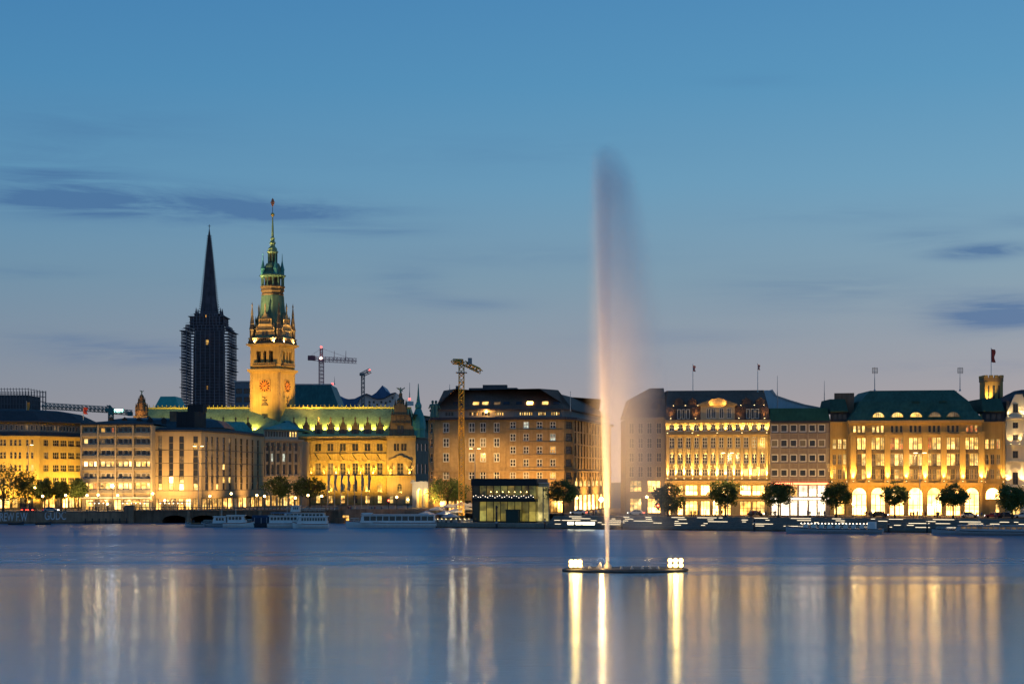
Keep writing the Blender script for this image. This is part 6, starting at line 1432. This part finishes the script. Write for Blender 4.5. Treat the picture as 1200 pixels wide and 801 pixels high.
# ================================================================== BOATS
hull_w = surf('white hull', (.74,.74,.73), .4, .08); hull_d = surf('dark hull', (.06,.07,.09), .4, .1); hull_g = surf('grey hull', (.42,.42,.44), .4, .1); cab_w = surf('white cabin', (.76,.76,.76), .5, .06); blue_c = surf('blue canvas', (.10,.24,.38), .7, .12); stripe = surf('red boot stripe', (.30,.08,.05), .5, .1); wood_d = surf('deck wood', (.20,.13,.07), .7, .2)
def hull(L, W, h, bow=.5, rise=.5):
    rings = []
    for k in range(15):
        t = k/14; w = W/2*(1-max(0,(t-bow)/(1-bow))**2.2*.97)*(1-.12*max(0,(.12-t)/.12)); top = h+rise*max(0,(t-.5)/.5)**2; x = -L/2+L*t+(.0 if t < .9 else (t-.9)*L*.03)
        rings.append([(x,-w,top),(x,-w*.97,h*.5),(x*.985,-w*.8,0),(x*.97,0,-.5),(x*.985,w*.8,0),(x,w*.97,h*.5),(x,w,top)])
    return rings
def boat(label, px0, px1, D, W, h, hm, parts, rz=0.0, flip=False, stripe_c=None, cat='boat', name='passenger_boat', group=None):
    L = (px1-px0)/F*D; pxm = (px0+px1)/2; t = thing(name, label, cat, (X(pxm,D), D, 0), rz+(PI if flip else 0), group)
    rings = hull(L, W, h); MB().loft(rings).build('hull', hm, t, smooth=False)
    rub = [[(p[0],p[1]*1.015,p[2]+dz) for p in (r[0],)] for r in rings for dz in (0,)]
    m = MB()
    for a, c in zip(rings, rings[1:]):
        for i in (0, 6): m.tube(Vector(a[i])+Vector((0,0,-.08)), Vector(c[i])+Vector((0,0,-.08)), .09, .09, 5)
    m.build('rubbing_strake', stripe_c or metal_d, t)
    parts(t, L, W, h); return t
def cabin(t, x0, x1, W, z0, z1, n, mat=cab_w, rake=.3, roof_m=None, over=.3, pane=gl, wh=(.45,.85)):
    w = W/2; hgt = z1-z0
    MB().loft([[(x0,-w,z0),(x1,-w,z0),(x1,w,z0),(x0,w,z0)], [(x0+.05,-w*.93,z1),(x1-rake,-w*.93,z1),(x1-rake,w*.93,z1),(x0+.05,w*.93,z1)]]).build('cabin', mat, t)
    MB().box(x0-over,x1-rake+over,-w-.12,w+.12,z1,z1+.14).build('cabin_roof', roof_m or mat, t)
    for s in (-1, 1):
        for i in range(n):
            a = x0+.35+(x1-rake-.5-x0-.2)*i/n; c = x0+.35+(x1-rake-.5-x0-.2)*(i+1)/n-.22
            yA = s*(w*(1-.07*wh[0])+.015); yB = s*(w*(1-.07*wh[1])+.015)
            MB().loft([[(a,yA,z0+hgt*wh[0]),(c,yA,z0+hgt*wh[0]),(c,yB,z0+hgt*wh[1]),(a,yB,z0+hgt*wh[1])], [(a,yA+s*.03,z0+hgt*wh[0]),(c,yA+s*.03,z0+hgt*wh[0]),(c,yB+s*.03,z0+hgt*wh[1]),(a,yB+s*.03,z0+hgt*wh[1])]]).build('window', pane, t)
    MB().loft([[(x1+.02,-w*.8,z0+hgt*.45),(x1+.02,w*.8,z0+hgt*.45),(x1-rake*.85+.03,w*.75,z0+hgt*.88),(x1-rake*.85+.03,-w*.75,z0+hgt*.88)], [(x1+.05,-w*.8,z0+hgt*.45),(x1+.05,w*.8,z0+hgt*.45),(x1-rake*.85+.06,w*.75,z0+hgt*.88),(x1-rake*.85+.06,-w*.75,z0+hgt*.88)]]).build('windscreen', gl, t)
def rail(t, x0, x1, w, z, hgt=.9):
    m = MB()
    for s in (-1,1):
        n = max(2, int((x1-x0)/1.2))
        for i in range(n+1): x = x0+(x1-x0)*i/n; m.tube((x,s*w,z),(x,s*w,z+hgt),.03,.03,5)
        m.tube((x0,s*w,z+hgt),(x1,s*w,z+hgt),.035,.035,5); m.tube((x0,s*w,z+hgt*.5),(x1,s*w,z+hgt*.5),.025,.025,5)
    m.build('railing', white_f, t)
def pole(t, x, z0, z1): MB().tube((x,0,z0),(x,0,z1),.07,.04).build('mast', white_f, t)
# the long white passenger boat
def P_(t, L, W, h):
    cabin(t, -L*.48, L*.34, W*.9, h-.1, h+1.95, 11, rake=.5, wh=(.3,.86)); cabin(t, L*.22, L*.335, W*.7, h+.0, h+2.35, 2, rake=.5, roof_m=cab_w); MB().box(-.6,.6,-W*.46,-W*.455,h+.1,h+1.7).build('door', metal_d, t, (L*.2,0,0)); rail(t, L*.36, L*.46, W*.3, h+.2)
boat('long white passenger boat with a row of dark cabin windows along the quay wall', 405.5, 512, 449, 4.6, 1.35, hull_w, P_, flip=True, stripe_c=stripe)
def P_(t, L, W, h): MB().box(-L*.3,L*.15,-W*.35,W*.35,h-.05,h+.25).build('deck_box', wood_d, t); MB().lathe([(.3,h),(.3,h+.8),(.05,h+.9)], 8, (L*.05,0,0)).build('wheel_post', metal_d, t)
boat('small low open grey boat at the head of the moored group', 217, 239, 451, 2.6, .95, hull_g, P_, flip=True, name='open_boat', group='boats moored by the bridge')
def P_(t, L, W, h): cabin(t, -L*.45, L*.05, W*.75, h, h+1.7, 3, rake=.4); rail(t, L*.1, L*.4, W*.3, h+.1, .7); pole(t, -L*.3, h+1.7, h+4.3)
boat('white cabin boat with slim mast, second in the moored group', 236, 266, 454, 2.9, 1.0, hull_g, P_, flip=True, group='boats moored by the bridge')
def P_(t, L, W, h): cabin(t, -L*.35, L*.25, W*.85, h-.05, h+1.9, 4, rake=.6); pole(t, -L*.1, h+1.9, h+6.4); rail(t, L*.28, L*.44, W*.3, h+.2, .7)
boat('white motor launch with a tall mast, middle of the moored group', 262, 298, 449, 3.6, 1.25, hull_w, P_, stripe_c=stripe, group='boats moored by the bridge')
def P_(t, L, W, h):
    m = MB(); n = 7; m.loft([[(x,-W*.44,h),(x,-W*.40,h+1.5),(x,-W*.2,h+2.1),(x,W*.2,h+2.1),(x,W*.40,h+1.5),(x,W*.44,h)] for x in (-L*.42,-L*.2,L*.1,L*.34)]); m.build('canopy', surf('navy canopy', (.035,.05,.09), .7, .15), t)
    for x in (-L*.3, 0, L*.25): MB().box(x-.08,x+.08,-W*.45,W*.45,h,h+1.5).build('canopy_hoop', metal_g, t)
boat('boat under a dark navy canopy between two white launches', 294, 320, 450.5, 3.4, 1.1, hull_d, P_, group='boats moored by the bridge')
def P_(t, L, W, h):
    cabin(t, -L*.45, L*.3, W*.85, h-.05, h+1.85, 8, rake=.7); rail(t, L*.33, L*.46, W*.28, h+.2, .7); MB().xz([(-L*.42,h+2.6),(L*.05,h+2.6),(L*.05,h+2.75),(-L*.42,h+2.75)], -W*.45, W*.45).build('sun_canopy', blue_c, t)
    for x in (-L*.4,-L*.2,0.0):
        for s in (-1,1): MB().tube((x,s*W*.4,h+1.9),(x,s*W*.4,h+2.6),.04).build('canopy_post', white_f, t)
    pole(t, -L*.05, h+2.7, h+6.3)
boat('white excursion boat with a blue sun canopy on its roof', 314, 364, 446, 4.2, 1.25, hull_w, P_, stripe_c=stripe, group='boats moored by the bridge')
def P_(t, L, W, h): cabin(t, -L*.46, L*.36, W*.85, h-.05, h+1.8, 9, rake=.6, pane=curt); rail(t, L*.37, L*.47, W*.28, h+.2, .7)
boat('white passenger boat with many windows at the end of the moored group', 343, 385, 441.5, 4.2, 1.2, hull_w, P_, stripe_c=stripe, flip=True, group='boats moored by the bridge')
def P_(t, L, W, h): cabin(t, -L*.44, L*.44, W*.85, h-.05, h+2.3, 10, rake=.3, roof_m=surf('rust roof', (.30,.12,.07), .7, .2)); cabin(t, L*.1, L*.3, W*.6, h+2.4, h+4, 3); rail(t, -L*.42, L*.08, W*.4, h+2.45)
boat('tall two deck boat moored behind the white excursion boats', 330, 384, 458, 4.6, 1.5, hull_w, P_, flip=True, group='boats moored by the bridge')
def P_(t, L, W, h):
    rail(t, -L*.42, L*.36, W*.45, h+.02, 1.0)
    for i in range(9): x = -L*.36+i*L*.083; MB().box(x-.5,x+.5,-W*.34,-W*.1,h,h+.5).box(x-.5,x+.5,-W*.36,-W*.33,h+.5,h+.95).build('bench', white_f, t)
    m = MB()
    for i in range(22): m.ball((-L*.4+i*L*.036, -W*.45, h+1.1), .13, 5)
    m.build('string_light', lamp('string light', (1,.8,.55), 6), t); MB().box(-.9,.9,-W*.3,W*.3,h,h+1.6).build('wheel_house', cab_w, t, (-L*.44+1.2,0,0))
boat('open pale pleasure boat with string lights moored before the grey block', 921, 1034, 401.5, 4.4, 1.15, hull_g, P_, rz=QR.ang, flip=True, cat='boat', name='open_pleasure_boat')
def P_(t, L, W, h):
    cabin(t, -L*.42, L*.3, W*.8, h-.1, h+1.15, 14, rake=.8, mat=hull_g, pane=p_dim); rail(t, L*.32, L*.46, W*.25, h+.2, .6); pole(t, L*.1, h+1.2, h+3.4)
boat('low grey cabin boat moored before the last store arches', 1094, 1228, 388, 4.6, 1.0, hull_g, P_, rz=QR.ang, flip=True, name='low_cabin_boat')
for px, D, lb in ((19,474,'small dark rowing boat afloat under the graffiti letters'),(51,474,'small dark rowing boat afloat by the pale second graffiti')):
    def P_(t, L, W, h):
        for x in (-L*.2, L*.12): MB().box(x-.15,x+.15,-W*.42,W*.42,h*.6,h*.6+.06).build('thwart', wood_d, t)
    boat(lb, px-9, px+9, D, 1.7, .5, hull_d, P_, name='rowing_boat', cat='rowing boat', group='rowing boats')
# mooring piles along the right-hand quay
for i, px in enumerate((640, 730, 885, 1042, 1087)):
    p = QR.at(QR.u(px), -1.0, -1.0); t = thing('mooring_pile', ['dark mooring pile before the pavilion annex','dark mooring pile just past the water jet','dark mooring pile before the pilastered building end','dark mooring pile at the bow of the open pleasure boat','dark mooring pile between the two pale quay boats'][i], 'mooring pile', p, 0, 'mooring piles')
    MB().lathe([(.24,0),(.22,3.6),(.05,3.8)], 10).build('post', metal_d, t); MB().lathe([(.27,2.9),(.27,3.2)], 10).build('collar', metal_g, t)

# ================================================================== FOUNTAIN
FD = 237.6; FX = X(712, FD)
ft = thing('lake_fountain', 'floating fountain pontoon with two floodlight banks shooting a tall lit water jet', 'fountain', (FX, FD, 0))
m_ = lambda px: X(px, FD)-FX
pd = surf('black pontoon', (.04,.04,.04), .5, .2)
xl, xr = m_(660.5), m_(805); xm = (xl+xr)/2; hw = (xr-xl)/2
MB().loft([[(xm+(hw*k)*math.cos(2*PI*i/28), 4.2*k*math.sin(2*PI*i/28), z) for i in range(28)] for k, z in ((.97,-.4),(1,-.1),(1,.35),(.975,.45))]).build('pontoon', pd, ft)
m = MB()
for i in range(48):
    a, c = 2*PI*i/48, 2*PI*(i+1)/48; m.tube((xm+hw*1.01*math.cos(a), 4.25*math.sin(a), .2), (xm+hw*1.01*math.cos(c), 4.25*math.sin(c), .2), .16, .16, 6)
m.build('fender_ring', surf('grey fender', (.16,.15,.14), .7, .2), ft)
MB().lathe([(.6,.45),(.55,.8),(.3,1.1),(.16,1.5)], 12).build('nozzle', metal_g, ft)
for px in (682, 690, 699, 727, 739, 751, 760, 769):
    MB().lathe([(.22,.45),(.2,.6),(.12,.75),(.1,.85)], 8, (m_(px), -2.6+.2*rnd.random(), 0)).build('cleat', metal_g, ft)
MB().lathe([(.3,.45),(.25,.9),(.05,1.35)], 8, (m_(702.5), -1.5, 0)).build('spray_cap', white_f, ft)
flm = lamp('flood lens', (1,.58,.16), 10)
for px, w, h, n, nm in ((674,.95,1.1,3,'small'),(790.5,1.1,1.5,3,'large')):
    q = MB().box(-w,w,-.25,.25,0,.25).box(-w,-w+.1,-.2,.2,.25,h).box(w-.1,w,-.2,.2,.25,h).build('floodlight_bank', metal_d, ft, (m_(px), -1.2, .45))
    for r in range(2):
        for i in range(n):
            MB().lathe([(.02,0),(.27,.02),(.32,.12),(.12,.3)], 12).build('lamp_lens', flm, q, (-w+.34+(2*w-.68)*i/(n-1), -.18, .42+(.5 if h < 1.3 else .68)*r)).rotation_euler = (R(75), 0, 0)
    point((FX+m_(px), FD-2.2, 1.6), 130, GOLD, .4)
# the jet and the drifting spray: real water mist with a density of its own
def vol_mat(name, build, aniso=.3, color=(.99,.985,.98), step=.3):
    m = bpy.data.materials.new(name); m.use_nodes = True; nt = m.node_tree; nt.nodes.clear(); N = nt.nodes.new; L = nt.links.new
    out = N('ShaderNodeOutputMaterial'); v = N('ShaderNodeVolumePrincipled'); v.inputs['Color'].default_value = (*color,1); v.inputs['Anisotropy'].default_value = aniso; L(v.outputs[0], out.inputs['Volume'])
    tc = N('ShaderNodeTexCoord'); sp = N('ShaderNodeSeparateXYZ'); L(tc.outputs['Object'], sp.inputs[0])
    def mt(op, a, b=None, c=None, clamp=False):
        n = N('ShaderNodeMath'); n.operation = op; n.use_clamp = clamp
        for i, q in enumerate((a,b,c)):
            if q is None: continue
            if hasattr(q, 'links'): L(q, n.inputs[i])
            else: n.inputs[i].default_value = q
        return n.outputs[0]
    nz = N('ShaderNodeTexNoise'); nz.inputs['Scale'].default_value = .16; nz.inputs['Detail'].default_value = 2; L(tc.outputs['Object'], nz.inputs[0])
    L(build(mt, sp.outputs['X'], sp.outputs['Y'], sp.outputs['Z'], nz.outputs[0]), v.inputs['Density']); m.cycles.volume_step_rate = step; return m
H = 60.0
sL = lambda t: -(3.5*max(0,1-t)**.09+.35)*min(1, .12+.055*H*t); sR = lambda t: 11.6*max(0,1-t)**.38+.6
def spray_density(mt, x, y, z, nz):
    t = mt('DIVIDE', z, H, clamp=True); q = mt('SUBTRACT', 1.0001, t)
    l = mt('MULTIPLY', mt('MULTIPLY_ADD', mt('POWER', q, .09), -3.5, -.35), mt('MULTIPLY_ADD', z, .055, .12, clamp=True)); r = mt('MULTIPLY_ADD', mt('POWER', q, .38), 11.6, .6)
    h = mt('MULTIPLY', mt('SUBTRACT', r, l), .5); c = mt('MULTIPLY', mt('ADD', r, l), .5)
    dx = mt('DIVIDE', mt('SUBTRACT', x, c), h); dy = mt('DIVIDE', y, mt('MULTIPLY', h, .85)); rn = mt('ADD', mt('MULTIPLY', dx, dx), mt('MULTIPLY', dy, dy))
    e = mt('POWER', mt('SUBTRACT', 1.0, rn, clamp=True), 2.3)
    lean = mt('MULTIPLY_ADD', dx, -.45, .8)                               # thicker on the jet's side
    top = mt('MULTIPLY', q, 11.0, clamp=True)
    a = mt('DIVIDE', SPRAY, h); a = mt('MULTIPLY', a, mt('MULTIPLY_ADD', t, .9, .75)); a = mt('MULTIPLY', a, mt('MULTIPLY_ADD', nz, .9, .55))
    low = mt('MULTIPLY_ADD', z, .034, .10, clamp=True)
    return mt('MULTIPLY', low, mt('MULTIPLY', mt('MULTIPLY', mt('MULTIPLY', a, e), lean), top))
def jet_density(mt, x, y, z, nz):
    t = mt('DIVIDE', z, H, clamp=True); r = mt('MULTIPLY_ADD', mt('POWER', t, 1.1), 1.9, .30); xc = mt('MULTIPLY', z, -.011)
    dx = mt('DIVIDE', mt('SUBTRACT', x, xc), r); dy = mt('DIVIDE', y, r); rn = mt('ADD', mt('MULTIPLY', dx, dx), mt('MULTIPLY', dy, dy))
    e = mt('POWER', mt('SUBTRACT', 1.0, rn, clamp=True), 2.0); q = mt('SUBTRACT', 1.0001, t)
    tau = mt('MULTIPLY_ADD', mt('POWER', q, 2.2), JET0-JET1, JET1); top = mt('MULTIPLY', q, 10.0, clamp=True)
    return mt('MULTIPLY', mt('MULTIPLY', mt('DIVIDE', tau, r), e), top)
SPRAY, JET0, JET1 = .92, 3.4, .6
rings = []
for k in range(25):
    t = k/24; l, r = sL(t)-.02, sR(t)+.02; h = (r-l)/2; c = (r+l)/2; rings.append([(c+h*math.cos(2*PI*i/24), h*.87*math.sin(2*PI*i/24), max(.5, t*H)) for i in range(24)])
sp_ = MB().loft(rings).build('spray', vol_mat('drifting spray', spray_density, .2, step=.35), ft); sp_['kind'] = 'stuff'
rings = []
for k in range(25):
    t = k/24; r = (.30+1.9*t**1.1)*1.01; rings.append([(-.011*t*H+r*math.cos(2*PI*i/16), r*math.sin(2*PI*i/16), max(1.3, t*H)) for i in range(16)])
MB().loft(rings).build('jet', vol_mat('water jet', jet_density, .2, step=.12), ft)
JW = .50
spot((FX+m_(672), FD-1.5, 1.6), (FX+1.6, FD, 55), 19000, (1,.52,.19), 25, 1, .3)

point((FX-.9, FD-1.4, 1.5), 150, (1,.55,.16), .2)  # added bare light, brightens the foot of the jet
point((FX-.7, FD-1.2, 5.5), 90, (1,.58,.20), .2)  # second added light, hanging free beside the jet
spot((FX+m_(677), FD-2.4, 1.8), (FX-.2, FD, 26), 15000*JW, (1,.52,.13), 62, 1, .3)
spot((FX+m_(786), FD-2.4, 2.2), (FX-.2, FD, 24), 1200*JW, (1,.66,.24), 62, 1, .3)
for q in (-1.4, .9): spot((FX+q, FD-4.0, .9), (FX-.25, FD, 26), 8000*JW, (1,.50,.11), 44, 1, .2)  # added pair at the pontoon's front edge, no fixtures, to light the jet
spot((FX-.9, FD-1.6, 1.2), (FX-.2, FD, 46), 16000*JW, (1,.52,.15), 26, 1, .2)
